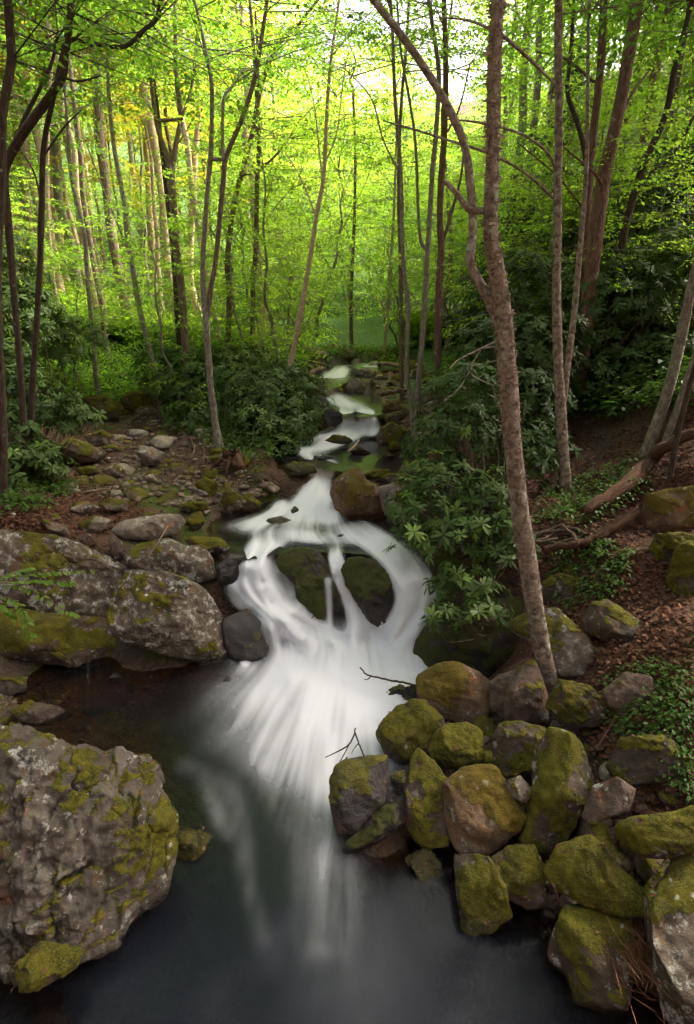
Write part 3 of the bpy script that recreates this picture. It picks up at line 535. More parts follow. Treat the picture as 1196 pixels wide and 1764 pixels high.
# ------------------------------------------------------------------ boulder meshes
def facet(d, r, n, hemi=True, lo=.33):
    """cut flat faces into a unit ball without touching its outline seen along +w"""
    for k in range(n):
        if hemi:
            nw = r.uniform(.35, .97); a = r.uniform(0, 2*math.pi); s = math.sqrt(1-nw*nw); q = np.array([s*math.cos(a), s*math.sin(a), nw]); c = max(s*.92, lo)*r.uniform(.97, 1.10)
        else:
            q = r.normal(size=3); q /= np.linalg.norm(q); c = r.uniform(.55, .85)
        e = d@q-c; m = e > 0; d[m] -= (e[m]*.985)[:, None]*q
    return d
def water_z(ctr):
    best = -9
    for poly, z in WPOLY:
        if inpoly(ctr[None, :2], poly)[0]: best = max(best, z)
    return best
DEBRIS = []
def unit_(v): return v/np.linalg.norm(v)
def make_boulder(i):
    name, pts, z, th, mat, label, o = BOULDERS[i]; c, A, ctr, rad, vd = GEO[i]
    r = np.random.default_rng(1000+o.get('seed', i))
    sub = o.get('sub', 4); sub = 5 if sub == 4 and np.linalg.norm(ctr-CAMV) < 7.2 else sub; d, F = ico(sub)
    right = np.cross(vd, [0, 0, 1]); right /= np.linalg.norm(right); up = np.cross(right, vd)
    # outline in the plane through the centre, square to the line of sight
    D = np.dot(ctr-CAMV, vd); op = []
    for a, b in pts:
        q = ray(a, b); q = q*(D/np.dot(q, vd)); q = CAMV+q-ctr; op.append((q@right, q@up))
    op = np.array(op)
    th_ = np.linspace(-math.pi, math.pi, 361)[:-1]; Rr = np.zeros(360); n = len(op)
    for k, a in enumerate(th_):
        e = np.array([math.cos(a), math.sin(a)]); best = 0
        for j in range(n):
            p, q = op[j], op[(j+1) % n]; s = q-p; den = e[0]*s[1]-e[1]*s[0]
            if abs(den) < 1e-9: continue
            t = (p[0]*s[1]-p[1]*s[0])/den; u = (p[0]*e[1]-p[1]*e[0])/den
            if t > best and -1e-6 <= u <= 1+1e-6: best = t
        Rr[k] = best
    Rr[Rr <= 0] = rad
    kr = np.array([.1, .2, .4, .2, .1]); Rr = sum(np.roll(Rr, j-2)*kr[j] for j in range(5))
    for _ in range(1): Rr = sum(np.roll(Rr, j-2)*kr[j] for j in range(5))
    d = facet(d, r, o.get('cuts', 9)+2)
    ang = np.arctan2(d[:, 1], d[:, 0]); f = (ang+math.pi)/(2*math.pi)*360; k0 = np.floor(f).astype(int); fr = f-k0
    R1 = Rr[k0 % 360]*(1-fr)+Rr[(k0+1) % 360]*fr
    rho = np.hypot(d[:, 0], d[:, 1]); rho_b = rho**.86
    R1 = R1*rho + rad*(1-rho)
    T = rad*th*np.where(d[:, 2] > 0, 1.0, 1.0)
    V = (np.cos(ang)*R1*rho_b)[:, None]*right+(np.sin(ang)*R1*rho_b)[:, None]*up+(d[:, 2]*T)[:, None]*(-vd)
    N = vnormals(V, F); W = V+ctr; amp = o.get('rough', 1.0)
    keep = np.clip(1.25-rho, .35, 1)
    ck = np.clip(np.abs(fbm(W/rad*.85+o.get('seed', 0), 91+o.get('seed', 0), 4))/.035, 0, 1)
    disp = rad*amp*(-.05*(1-ck)+.045*fbm(W/rad*1.5, o.get('seed', 0), 3)+.05*(.5-np.abs(fbm(W/rad*2.6, 5+o.get('seed', 0), 4)))+.02*fbm(W/rad*6, 5, 3)) + .008*amp*fbm(W*20, 8, 3)
    cellr = np.zeros(len(V)); crack = .4+.6*ck
    if o.get('cells'):
        S = V[r.integers(0, len(V), o['cells'])]; S[o['cells']//3:] = S[r.integers(0, o['cells']//3, len(S)-o['cells']//3)]*.0+S[o['cells']//3:]; cl = S[r.integers(0, 12, o['cells']//2)]+r.normal(size=(o['cells']//2, 3))*.16; S[-len(cl):] = cl; hs = r.uniform(-1, 1, o['cells']); ax = r.normal(size=(o['cells'], 3)); ax /= np.linalg.norm(ax, axis=1)[:, None]
        fd = unit_(right*.55+up*.85); squash = lambda q: q+((q@fd)*-.5)[..., None]*fd; wv = squash(V+.07*np.stack([fbm(W*4, 51, 4), fbm(W*4, 52, 4), fbm(W*4, 53, 4)], 1)); S = squash(S)
        dd = np.linalg.norm(wv[:, None]-S[None], axis=2); o2 = np.argpartition(dd, 1, axis=1)[:, :2]
        d0 = np.take_along_axis(dd, o2, 1); d0.sort(1); near = np.argmin(dd, 1)
        g = np.clip((d0[:, 1]-d0[:, 0])/.016, 0, 1); g = g*g*(3-2*g)
        tilt = np.einsum('ij,ij->i', wv-S[near], ax[near])
        disp = disp*1.2+(g-1)*.022+hs[near]*.028+tilt*.55
        cellr = (hs[near]*.5+.5)**2; crack = g
    if o.get('strata'):
        # bedding: thin courses stepping back, cracked across
        zz = W[:, 2]*1.0+W[:, 0]*.22+.05*fbm(W*1.5, 77, 3); st_ = np.abs(((zz*6.5) % 1)-.5)*2; cr = np.clip((st_-.0)/.16, 0, 1)
        cn = np.abs(fbm(W*1.1, 99, 3)); cr2 = np.clip(cn/.045, 0, 1)
        disp = disp-(1-cr)*o['strata']*.55*np.clip(fbm(W*1.3, 66, 2)+.4, 0, 1)-(1-cr2)*o['strata']*.9
        crack = np.minimum(crack, np.minimum(.35+.65*cr, cr2))
    W = W+N*(disp*keep)[:, None]; N = vnormals(W, F); mossm = moss_mask(mat, W, N, crack); W = W+N*(mossm*(.010+.008*fbm(W*26, 12, 2)))[:, None]
    wz = o.get('wz', water_z(ctr)); wet = np.full(len(V), o.get('wet', 0.0))
    if wz > -5: wet = np.maximum(wet, np.clip(1-(W[:, 2]-wz)/o.get('wetband', .2), 0, 1))
    base = np.array([ctr[0], ctr[1], W[:, 2].min()])
    me = mesh(name, W-base, F, dict(cellr=cellr, crack=crack, wet=wet, mossm=mossm))
    if D < 8.5: pick = r.choice(len(W), 60); pick = pick[N[pick, 2] > .55][:int(4+rad*22)]; DEBRIS.append((W[pick], N[pick]))
    ob = link(name, me, M[mat], None, base); tag(ob, label, 'boulder' if name == 'boulder' else 'rock')
    return ob
for i in range(len(BOULDERS)): make_boulder(i)

# ------------------------------------------------------------------ water surfaces
def flat_water(name, idx, res, foams, origin, label=None):
    poly, z = WPOLY[idx]; lo, hi = poly.min(0), poly.max(0)
    xs = np.arange(lo[0], hi[0]+res, res); ys = np.arange(lo[1], hi[1]+res, res); a, b = np.meshgrid(xs, ys); P = np.stack([a.ravel(), b.ravel()], 1)
    ins = inpoly(P, poly); nx = len(xs); q = (np.arange(len(ys)-1)[:, None]*nx+np.arange(nx-1)[None]).ravel()
    Q = np.stack([q, q+1, q+1+nx, q+nx], 1); Q = Q[ins[Q].any(1)]
    use = np.unique(Q); mp = np.full(len(P), -1); mp[use] = np.arange(len(use)); P = P[use]; Q = mp[Q]
    foam = np.zeros(len(P))
    for pts, rr, it in foams:
        pts = [xy(u, v, z) for u, v in pts]
        dmin = np.min([seg_d(P, pts[k], pts[k+1]) for k in range(len(pts)-1)], 0) if len(pts) > 1 else np.linalg.norm(P-pts[0], axis=1)
        foam = np.maximum(foam, it*np.exp(-(dmin/rr)**2))+.15*it*np.exp(-(dmin/rr/1.6)**2)
    og = xy(*origin, z); dv = P-og; rr = np.linalg.norm(dv, axis=1); an = np.arctan2(dv[:, 0], -dv[:, 1])
    uv = np.stack([an*1.6, rr], 1)
    dep = z-TZ(P[:, 0], P[:, 1]); zz = z+.006*vn(np.stack([P[:, 0]*3, P[:, 1]*3, 0*P[:, 0]], 1), 3)+.05*np.clip(foam, 0, 1)*(1+.5*vn(np.stack([an*9, rr*2, 0*rr], 1), 4))
    V = np.stack([P[:, 0], P[:, 1], zz], 1)
    me = mesh(name, V, Q, dict(foam=foam, depth=np.clip(1-np.exp(-np.clip(dep, 0, 9)*3.2), 0, .97)), uv)
    return tag(link(name, me, M['pool']), kind='structure')
flat_water('pool_water', 0, .05, [], (600, 1040))
flat_water('upper_pool_water', 1, .04, [], (560, 820))
flat_water('middle_pool_water', 2, .05, [], (600, 720))
flat_water('cascade_pool_water', 3, .05, [], (600, 660))
flat_water('bend_pool_water', 4, .06, [], (620, 610))
flat_water('far_pool_water', 5, .08, [([(640,628),(690,626)], .2, .5)], (690, 600))

def catmull(P, n):
    P = np.asarray(P, float); t = np.linspace(0, len(P)-1, n); i = np.clip(t.astype(int), 0, len(P)-2); f = (t-i)[:, None]
    g = lambda k: P[np.clip(k, 0, len(P)-1)]
    a, b, c, d = g(i-1), g(i), g(i+1), g(i+2)
    return .5*(2*b+(c-a)*f+(2*a-5*b+4*c-d)*f**2+(3*b-a-3*c+d)*f**3)
VEILS = []
def veil(stations, bulge=.05, foam=1.0, seed=0, **k): VEILS.append(([s if len(s) > 5 else (*s, 1.0) for s in stations], bulge, foam))
# the falls: outer lobe, chute, thin strand, curved channel
veil([(440,905,540,915,1.03,.8),(420,938,500,938,1.02,.9),(398,972,482,966,.90,.95),(384,1005,520,1002,.66,1.15),(392,1036,542,1052,.44,1.25),(430,1068,604,1092,.26,1.3),(485,1108,650,1122,.12,1.2),(530,1175,650,1180,.07,.8)], .08, 1.25, 1, rough=.05)
veil([(425,940,470,940,1.03,.7),(405,978,455,975,.90,1.2),(395,1008,462,1010,.68,1.4),(425,1046,505,1058,.47,1.4),(480,1088,575,1105,.24,1.2)], .12, 1.1, 2, rough=.06)
veil([(566,938,592,938,1.03,.7),(566,962,592,960,.97,1.0),(574,995,608,995,.76,1.2),(586,1030,640,1035,.52,1.25),(594,1064,662,1072,.32,1.3),(590,1100,665,1105,.10,1.2),(585,1150,680,1150,.07,.7)], .05, 1.1, 3, rough=.03)
veil([(556,992,572,992,.86,.3),(560,1004,571,1004,.78,.8),(562,1040,572,1040,.50,.9),(562,1072,574,1075,.26,1.0),(558,1095,582,1095,.14,1.0)], .0, .7, 4, m=10, rough=.0)
veil([(560,905,640,895,1.03,.8),(610,940,680,920,1.03,1.0),(645,968,715,945,.98,1.05),(666,1000,738,978,.84,1.0),(676,1035,752,1018,.62,1.05),(655,1072,750,1065,.38,1.2),(610,1105,735,1110,.18,1.4),(570,1160,700,1170,.08,1.1)], .07, 1.1, 5, rough=.04)
veil([(690,965,725,950,.98,.5),(712,1000,748,990,.82,.7),(712,1035,758,1030,.60,.9),(690,1075,752,1080,.36,1.1),(650,1120,730,1130,.14,1.1)], .10, 1.0, 6, rough=.05)
veil([(430,885,640,905,1.03,.35),(400,908,665,925,1.04,.8),(425,930,690,945,1.03,.6)], .02, .9, 7, n=30, m=40)
veil([(440,1075,480,1070,.40,.4),(446,1090,490,1088,.34,.7),(450,1112,495,1110,.18,.7),(445,1150,505,1145,.03,.6)], .04, .8, 8, rough=.03)
veil([(398,1110,404,1110,.22,.3),(397,1125,403,1125,.12,.7),(396,1148,405,1148,.02,.6)], .005, .8, 13)
veil([(432,1090,438,1090,.30,.3),(432,1118,439,1118,.16,.6),(430,1146,441,1146,.02,.6)], .005, .8, 14)
veil([(417,1088,427,1088,.30,.6),(416,1115,428,1115,.16,1.0),(412,1152,434,1152,.02,1.0)], .01, 1.0, 9, m=8, rough=0)
veil([(366,935,384,935,.98,.3),(374,960,394,958,.82,.7),(380,985,402,985,.66,.6)], .015, .7, 10, m=10, rough=0)
veil([(540,1085,640,1085,.16,1.2),(520,1120,670,1120,.12,1.3),(500,1170,690,1180,.09,1.1),(520,1240,660,1245,.06,.5)], .05, 1.2, 11, m=40, rough=.05)
# rapids above
veil([(525,792,590,800,1.46,.7),(532,812,578,815,1.36,.9),(520,835,572,838,1.24,1.0),(495,862,580,868,1.10,1.2),(450,885,600,893,1.04,.9),(420,905,620,912,1.03,.5)], .04, 1.05, 20, rough=.04)
veil([(548,868,588,868,1.14,.8),(545,885,585,885,1.07,1.2),(540,905,590,905,1.03,.6)], .02, 1.1, 21, rough=.03)
veil([(470,860,505,862,1.14,.6),(455,880,500,885,1.06,1.0),(400,898,470,905,1.04,.9),(365,905,420,925,1.02,.3)], .03, 1.0, 22)
veil([(583,700,615,703,1.96,.5),(580,718,612,722,1.84,.9),(570,735,625,738,1.62,1.1),(545,745,630,752,1.52,.9),(520,755,600,765,1.50,.5)], .03, 1.05, 23)
veil([(612,700,645,706,1.97,.8),(618,718,650,722,1.84,1.3),(610,735,655,738,1.62,1.3),(580,745,650,752,1.52,.8)], .05, 1.15, 24, rough=.05)
veil([(560,748,640,752,1.50,.6),(520,760,590,768,1.49,1.0),(490,772,540,785,1.485,.7)], .02, 1.0, 25)
veil([(560,642,610,636,2.27,.9),(552,650,602,646,2.24,1.1),(540,662,590,660,2.12,.9),(540,675,580,678,2.0,.6),(555,690,600,692,1.95,.4)], .03, 1.0, 26)
veil([(545,672,585,676,2.0,.6),(560,688,620,692,1.95,.6),(585,702,645,706,1.95,.7)], .01, 1.0, 28)
veil([(495,772,560,785,1.485,.7),(518,788,585,797,1.48,.6),(526,800,590,806,1.46,.8)], .01, 1.0, 29)
veil([(640,625,690,622,2.44,.6),(605,633,650,634,2.42,.7),(585,636,612,638,2.38,.8)], .01, 1.0, 30)
veil([(575,633,608,630,2.40,.6),(565,642,606,640,2.28,1.0)], .02, 1.0, 27, n=20)


# one continuous sheet of moving water: height, whiteness and grain of the flow worked out on a grid over the stream
GS = 2.0; sx0, sx1, sy0, sy1 = 150, 790, 622, 1790
SXn, SYn = int((sx1-sx0)/GS), int((sy1-sy0)/GS); sxx, syy = np.meshgrid(sx0+GS*np.arange(SXn), sy0+GS*np.arange(SYn))
dens = np.zeros((SYn, SXn)); fw = np.zeros((SYn, SXn)); fx = np.zeros((SYn, SXn)); fy = np.zeros((SYn, SXn)); bul = np.zeros((SYn, SXn)); ZC = []
def blur(a, k):
    for _ in range(k):
        a = (np.roll(a, 1, 0)+2*a+np.roll(a, -1, 0))/4; a = (np.roll(a, 1, 1)+2*a+np.roll(a, -1, 1))/4
    return a
for st_, bu, fo_ in VEILS:
    n, m = 160, 60; A = catmull(np.array([(q[0], q[1]) for q in st_]), n); Bq = catmull(np.array([(q[2], q[3]) for q in st_]), n); f_ = catmull(np.array([[q[5], q[5]] for q in st_]), n)[:, 0]*fo_
    u = np.linspace(0, 1, m); P = A[:, None]*(1-u[None, :, None])+Bq[:, None]*u[None, :, None]; tg = np.gradient(P, axis=0); tg /= np.linalg.norm(tg, axis=2)[..., None]+1e-6
    end = np.clip(np.minimum(np.arange(n), np.arange(n)[::-1])/n*6, 0, 1); pr = np.clip(np.minimum(u, 1-u)*4.5, 0, 1)[None]*f_[:, None]*(.25+.75*end)[:, None]
    ix = np.clip(((P[..., 0]-sx0)/GS).round().astype(int), 0, SXn-1).ravel(); iy = np.clip(((P[..., 1]-sy0)/GS).round().astype(int), 0, SYn-1).ravel()
    np.maximum.at(dens, (iy, ix), pr.ravel()); np.maximum.at(bul, (iy, ix), (bu*np.sin(np.pi*u)[None]*end[:, None]).ravel())
    np.add.at(fw, (iy, ix), 1.0); np.add.at(fx, (iy, ix), tg[..., 0].ravel()); np.add.at(fy, (iy, ix), tg[..., 1].ravel())
    for q in st_:
        for t in (0, .5, 1): ZC.append((q[0]*(1-t)+q[2]*t, q[1]*(1-t)+q[3]*t, q[4]))
dens = blur(dens, 5); bul = blur(bul, 14)
# the pool: what the falls churn up, thinning as it spreads
pd = np.zeros_like(dens)
for cx_, cy_, rx_, ry_, it in ((618,1118,120,60,1.5),(605,1175,115,70,1.0),(590,1235,120,80,.55),(570,1295,110,80,.30),(480,1225,110,70,.30),(450,1200,75,40,.26),(560,1335,65,55,.30),(550,1395,75,70,.17),(510,1330,80,60,.18),(430,1265,90,50,.16),(560,1480,65,80,.22),(580,1580,85,100,.13),(600,1700,110,110,.09),(640,1270,40,50,.6),(660,1225,45,50,.7),(455,1322,15,16,.35),(422,1150,16,8,.5),(490,1150,42,20,.5),(345,1605,14,12,.12),(352,1640,8,24,.1),(560,1640,30,14,.12),(340,1715,12,16,.08)):
    pd = pd+it*np.exp(-((sxx-cx_)/rx_)**2-((syy-cy_)/ry_)**2)
def stroke(pts, r_, it):
    global pd
    Pq = np.stack([sxx.ravel(), syy.ravel()], 1); q = catmull(np.array(pts, float), 24); d = np.min([seg_d(Pq, q[k], q[k+1]) for k in range(23)], 0).reshape(sxx.shape); pd = np.maximum(pd, it*np.exp(-(d/r_)**2))
stroke([(315,1318),(350,1330),(385,1348),(405,1362)], 18, .17); stroke([(400,1356),(412,1385),(416,1420),(422,1480)], 24, .20); stroke([(420,1470),(432,1540),(450,1620)], 20, .16); stroke([(455,1320),(475,1365),(500,1430)], 20, .30); stroke([(350,1340),(375,1400),(400,1440)], 18, .22); stroke([(575,1290),(560,1380),(555,1470)], 48, .15)
pool_m = np.clip((syy-1105)/60, 0, 1); pd = 1.25*(1-np.exp(-.85*pd))*np.clip((syy-1055)/55, 0, 1)
pd = blur(pd, 30); dens = np.maximum(dens, pd)
rx_, ry_ = sxx-612, (syy-1020)*1.05; rl = np.hypot(rx_, ry_)+1e-6
k_ = 26; fx = blur(fx, k_); fy = blur(fy, k_); ff = np.hypot(fx, fy)+1e-9; fx, fy = fx/ff, fy/ff
fx = fx*(1-pool_m)+rx_/rl*pool_m*.9+.02*pool_m; fy = fy*(1-pool_m)+ry_/rl*pool_m; ff = np.hypot(fx, fy)+1e-9; fx, fy = fx/ff, fy/ff
nr = np.random.default_rng(4)
def grain(noise_blur, steps):
    nz_ = blur(nr.normal(size=dens.shape), noise_blur); nz_ /= nz_.std(); acc = nz_.copy(); wsum = 1.0
    for sg in (1, -1):
        X = np.tile(np.arange(SXn, dtype=float), (SYn, 1)); Y = np.tile(np.arange(SYn, dtype=float)[:, None], (1, SXn))
        for k in range(steps):
            xi = np.clip(X.round().astype(int), 0, SXn-1); yi = np.clip(Y.round().astype(int), 0, SYn-1); X = X+sg*fx[yi, xi]; Y = Y+sg*fy[yi, xi]
            xi = np.clip(X.round().astype(int), 0, SXn-1); yi = np.clip(Y.round().astype(int), 0, SYn-1); acc = acc+nz_[yi, xi]*(1-k/steps)
    acc = acc-acc.mean(); return acc/acc.std()
g1, g2, g3 = grain(1, 26), grain(8, 40), grain(40, 30)
dens = np.minimum(dens, 1.15); gr_ = .17*g1+.28*g2+.18*g3
gr_ = gr_*(1-pool_m)+(.07*g1+.13*g2+.13*g3)*pool_m; thin = np.clip(1.45-dens, .5, 1)
foamv = np.clip(dens*(1+1.1*gr_*thin), 0, 2)
PZt = [(400,905,1.02),(640,930,1.02),(520,925,1.03),(370,925,1.0),(520,1130,.05),(700,1150,.04),(420,1160,.02),(500,1220,.02),(650,1250,.02),(760,1120,.05),(760,1050,.35),(765,980,.8),(500,840,1.28),(600,850,1.25),(650,800,1.48),(690,790,1.48),(480,800,1.49),(640,760,1.5),(500,700,1.95),(660,700,1.95),(660,650,2.3),(520,640,2.3),(300,1120,.02),(200,1100,.02),(350,1000,.7),(300,900,1.0)]+[(a, b, .018) for a in (150, 300, 450, 600, 780) for b in (1280, 1400, 1600, 1790)]
ZC = np.array(ZC+PZt); ZC = ZC[np.unique(ZC[:, :2].round(), axis=0, return_index=True)[1]]
_P = PTS; _R = RW; PTS = ZC; RW = rbf_fit(ZC, 3.0); sz = rbf(sxx.ravel().astype(float), syy.ravel().astype(float)).reshape(sxx.shape); PTS, RW = _P, _R
sz = sz+bul*.7*(1-pool_m)+(.012*g2+.005*g1)*np.clip(dens, 0, 1)*(1-.97*pool_m)+.022*g3*np.clip(dens, 0, 1)*(1-pool_m)+.05*np.clip(pd, 0, 1.2)*pool_m
sz = blur(sz, 2); sz = np.where(syy > 1130, np.maximum(sz, .034), sz)
W3 = PZ(sxx.ravel(), syy.ravel(), sz.ravel()); keepv = blur((dens > .015).astype(float), 3).ravel() > .02
q = (np.arange(SYn-1)[:, None]*SXn+np.arange(SXn-1)[None]).ravel(); Q = np.stack([q, q+SXn, q+SXn+1, q+1], 1); Q = Q[keepv[Q].all(1)]; use = np.unique(Q); mp = np.full(len(W3), -1); mp[use] = np.arange(len(use))
fall_me = mesh('falling_water', W3[use], mp[Q], dict(foam=foamv.ravel()[use], body=np.clip(dens*2.2, 0, 1).ravel()[use]))
tag(link('falling_water', fall_me, M['veil']), kind='structure')

# ------------------------------------------------------------------ loose stones
rs = np.random.default_rng(11)
STONES = {}
def stone_mesh(kind, k, sub=3):
    key = (kind, k)
    if key not in STONES:
        r = np.random.default_rng(500+k); d, F = ico(sub); d = facet(d, r, 9, False)
        sc = np.array([r.uniform(.9, 1.15), r.uniform(.75, 1.0), r.uniform(.45, .72)]); V = d*sc
        N = vnormals(V, F); V = V+N*(.09*fbm(V*1.6, k, 3)+.03*fbm(V*5, k+3, 2))[:, None]
        z = np.zeros(len(V)); me = mesh('stone', V, F, dict(cellr=np.full(len(V), r.uniform(0, .7)), crack=z+1, wet=z+{'wet': .7, 'wetmoss': .3}.get(kind, 0.0), mossm=moss_mask(kind, V*.3+k*3.1, vnormals(V, F), z+1))); me.materials.append(M[kind]); STONES[key] = me
    return STONES[key]
def scatter(poly, n, smin, smax, kinds, label, group, sink=.35, gap=.8, power=2.0, cat='stone'):
    poly = np.array(poly, float); lo, hi = poly.min(0), poly.max(0); placed = []; tries = 0
    while len(placed) < n and tries < n*14:
        tries += 1; p = rs.uniform(lo, hi)
        if not inpoly(p[None], poly)[0]: continue
        h = hit(p[0], p[1], 60)
        if h is None: continue
        s = smin+(smax-smin)*rs.uniform()**power
        if any((h[0]-q[0])**2+(h[1]-q[1])**2 < ((s+q[2])*gap)**2 for q in placed): continue
        if any(np.linalg.norm(h-g[2]) < g[3]*.8 for g in GEO): continue
        placed.append((h[0], h[1], s))
        kk = kinds[rs.integers(len(kinds))]; me = stone_mesh(kk, int(rs.integers(6)))
        o = link('stone', me, None, None, (h[0], h[1], TZ(h[0], h[1])[0]+s*(.55-sink-.2)))
        o.scale = (s, s*rs.uniform(.75, 1.1), s*rs.uniform(.75, 1.15)); o.rotation_euler = (rs.uniform(-.35, .35), rs.uniform(-.35, .35), rs.uniform(0, 6.28)); tag(o, ({'grey': 'grey ', 'mossy': 'mossy ', 'brown': 'bare brown ', 'moss_full': 'moss-covered ', 'pale': 'pale ', 'ochre': 'ochre ', 'wet': 'dark wet ', 'wetmoss': 'dark wet mossy '}[kk])+label, cat, group)
scatter([(215,690),(330,680),(420,800),(490,850),(400,880),(330,880),(190,860),(110,850),(190,770)], 85, .10, .36, ['grey', 'mossy', 'brown', 'moss_full', 'pale'], 'stone lying loose in the dry side channel', 'loose stones in the side channel')
scatter([(640,640),(760,640),(770,760),(745,830),(690,840),(700,800),(650,760),(660,700)], 55, .07, .34, ['grey', 'mossy', 'brown', 'moss_full', 'ochre'], 'stone heaped along the bank of the upper stream', 'stones heaped along the upper stream')
scatter([(520,605),(640,598),(730,605),(740,650),(640,660),(560,640)], 38, .14, .5, ['grey', 'mossy', 'brown', 'moss_full', 'pale'], 'stone in the rocky bend where the stream comes into sight', 'stones at the far bend')
scatter([(540,660),(600,640),(660,690),(650,740),(560,730)], 8, .08, .2, ['wet', 'wetmoss'], 'stone standing in the upper cascade', 'wet stones in the upper cascade')
scatter([(660,1200),(730,1180),(950,1180),(1060,1200),(1196,1400),(1196,1700),(960,1560),(800,1480),(700,1400)], 60, .08, .24, ['brown', 'mossy', 'moss_full', 'grey'], 'small stone filling a gap between the mossy boulders of the bank', 'filler stones in the boulder pile', .3)
scatter([(130,1170),(420,1170),(400,1300),(240,1330),(110,1240)], 18, .02, .11, ['brown', 'wet'], 'stone on the shallow pool bed', 'stones on the pool bed', .3)
scatter([(0,1170),(120,1190),(110,1250),(0,1260)], 16, .04, .13, ['brown', 'mossy', 'grey'], 'small stone on the damp shore under the bedrock ledge', 'stones on the damp shore')
scatter([(0,870),(110,850),(360,880),(400,960),(380,1000),(240,920),(0,905)], 14, .05, .18, ['brown', 'grey', 'mossy'], 'small stone wedged behind the bedrock slabs', 'stones behind the bedrock slabs')
scatter([(760,930),(930,930),(1020,960),(940,1040),(780,1010)], 14, .09, .3, ['mossy', 'wet', 'grey', 'moss_full'], 'stone in the shade under the rhododendron', 'stones under the rhododendron')

# ------------------------------------------------------------------ tubes, leaves
def tube(P, r, sides=10, flare=0.0, bark=.0, seed=0, cap=True):
    P = np.asarray(P, float); r = np.asarray(r, float); n = len(P); tg = np.gradient(P, axis=0); tg /= np.linalg.norm(tg, axis=1)[:, None]+1e-9
    ref = np.array([1., 0, 0]) if abs(tg[0][0]) < .8 else np.array([0, 1., 0])
    a = np.cross(tg, ref); a /= np.linalg.norm(a, axis=1)[:, None]+1e-9; b = np.cross(tg, a)
    th = np.linspace(0, 2*math.pi, sides, endpoint=False); ln = np.concatenate([[0], np.cumsum(np.linalg.norm(np.diff(P, axis=0), axis=1))])
    rr = r[:, None]*(1+flare*np.exp(-ln/(r[0]*3+1e-6))[:, None]*(1+.5*np.sin(th*4+seed)[None]))
    V = P[:, None]+rr[..., None]*(np.cos(th)[None, :, None]*a[:, None]+np.sin(th)[None, :, None]*b[:, None])
    if bark:
        nb = fbm(np.stack([(np.cos(th)[None]*1.6+0*ln[:, None]).ravel(), (np.sin(th)[None]*1.6+0*ln[:, None]).ravel(), (ln[:, None]*2.2+0*th[None]).ravel()], 1)+seed, seed, 3).reshape(n, sides)
        V = V+(V-P[:, None])*(nb*bark)[..., None]
    i = np.arange(n-1)[:, None]*sides; j = np.arange(sides)[None]; j2 = (j+1) % sides
    Q = np.stack([i+j, i+j2, i+sides+j2, i+sides+j], -1).reshape(-1, 4)
    uv = np.stack([np.broadcast_to((th/(2*math.pi)*2*math.pi)[None]*r.mean(), (n, sides)).ravel(), np.repeat(ln, sides)], 1)
    return V.reshape(-1, 3), Q, uv
def join(parts):
    Vs, Qs, U = [], [], []; k = 0
    for V, Q, uv in parts: Vs.append(V); Qs.append(Q+k); U.append(uv); k += len(V)
    return np.concatenate(Vs), np.concatenate(Qs), np.concatenate(U)
def leaves(P, D, N, L, Wd, r, fold=.0, droop=.0, six=False):
    """P base, D direction, N normal, L length, Wd width: one leaf each"""
    n = len(P); D = D/(np.linalg.norm(D, axis=1)[:, None]+1e-9); S = np.cross(D, N); S /= np.linalg.norm(S, axis=1)[:, None]+1e-9; N = np.cross(S, D)
    L = np.broadcast_to(L, n)[:, None]; Wd = np.broadcast_to(Wd, n)[:, None]
    if six:
        a = P; m1 = P+D*L*.35-N*L*droop*.25; m2 = P+D*L*.7-N*L*droop*.55; tip = P+D*L-N*L*droop
        V = np.stack([a, m1+S*Wd*.45+N*Wd*fold, m2+S*Wd*.5+N*Wd*fold, tip, m2-S*Wd*.5+N*Wd*fold, m1-S*Wd*.45+N*Wd*fold, m1, m2], 1).reshape(-1, 3)
        k = np.arange(n)[:, None]*8
        Q = [np.concatenate([k+np.array([[6, 1, 2, 7]]), k+np.array([[6, 7, 4, 5]])]), np.concatenate([k+np.array([[0, 1, 6]]), k+np.array([[0, 6, 5]]), k+np.array([[7, 2, 3]]), k+np.array([[7, 3, 4]])])]
        return V, Q, np.repeat(r, 8)
    m = P+D*L*.45; V = np.stack([P, m+S*Wd*.5, P+D*L-N*L*droop, m-S*Wd*.5], 1).reshape(-1, 3)
    return V, np.arange(n*4).reshape(n, 4), np.repeat(r, 4)
def unit(v): return v/(np.linalg.norm(v, axis=-1, keepdims=True)+1e-9)
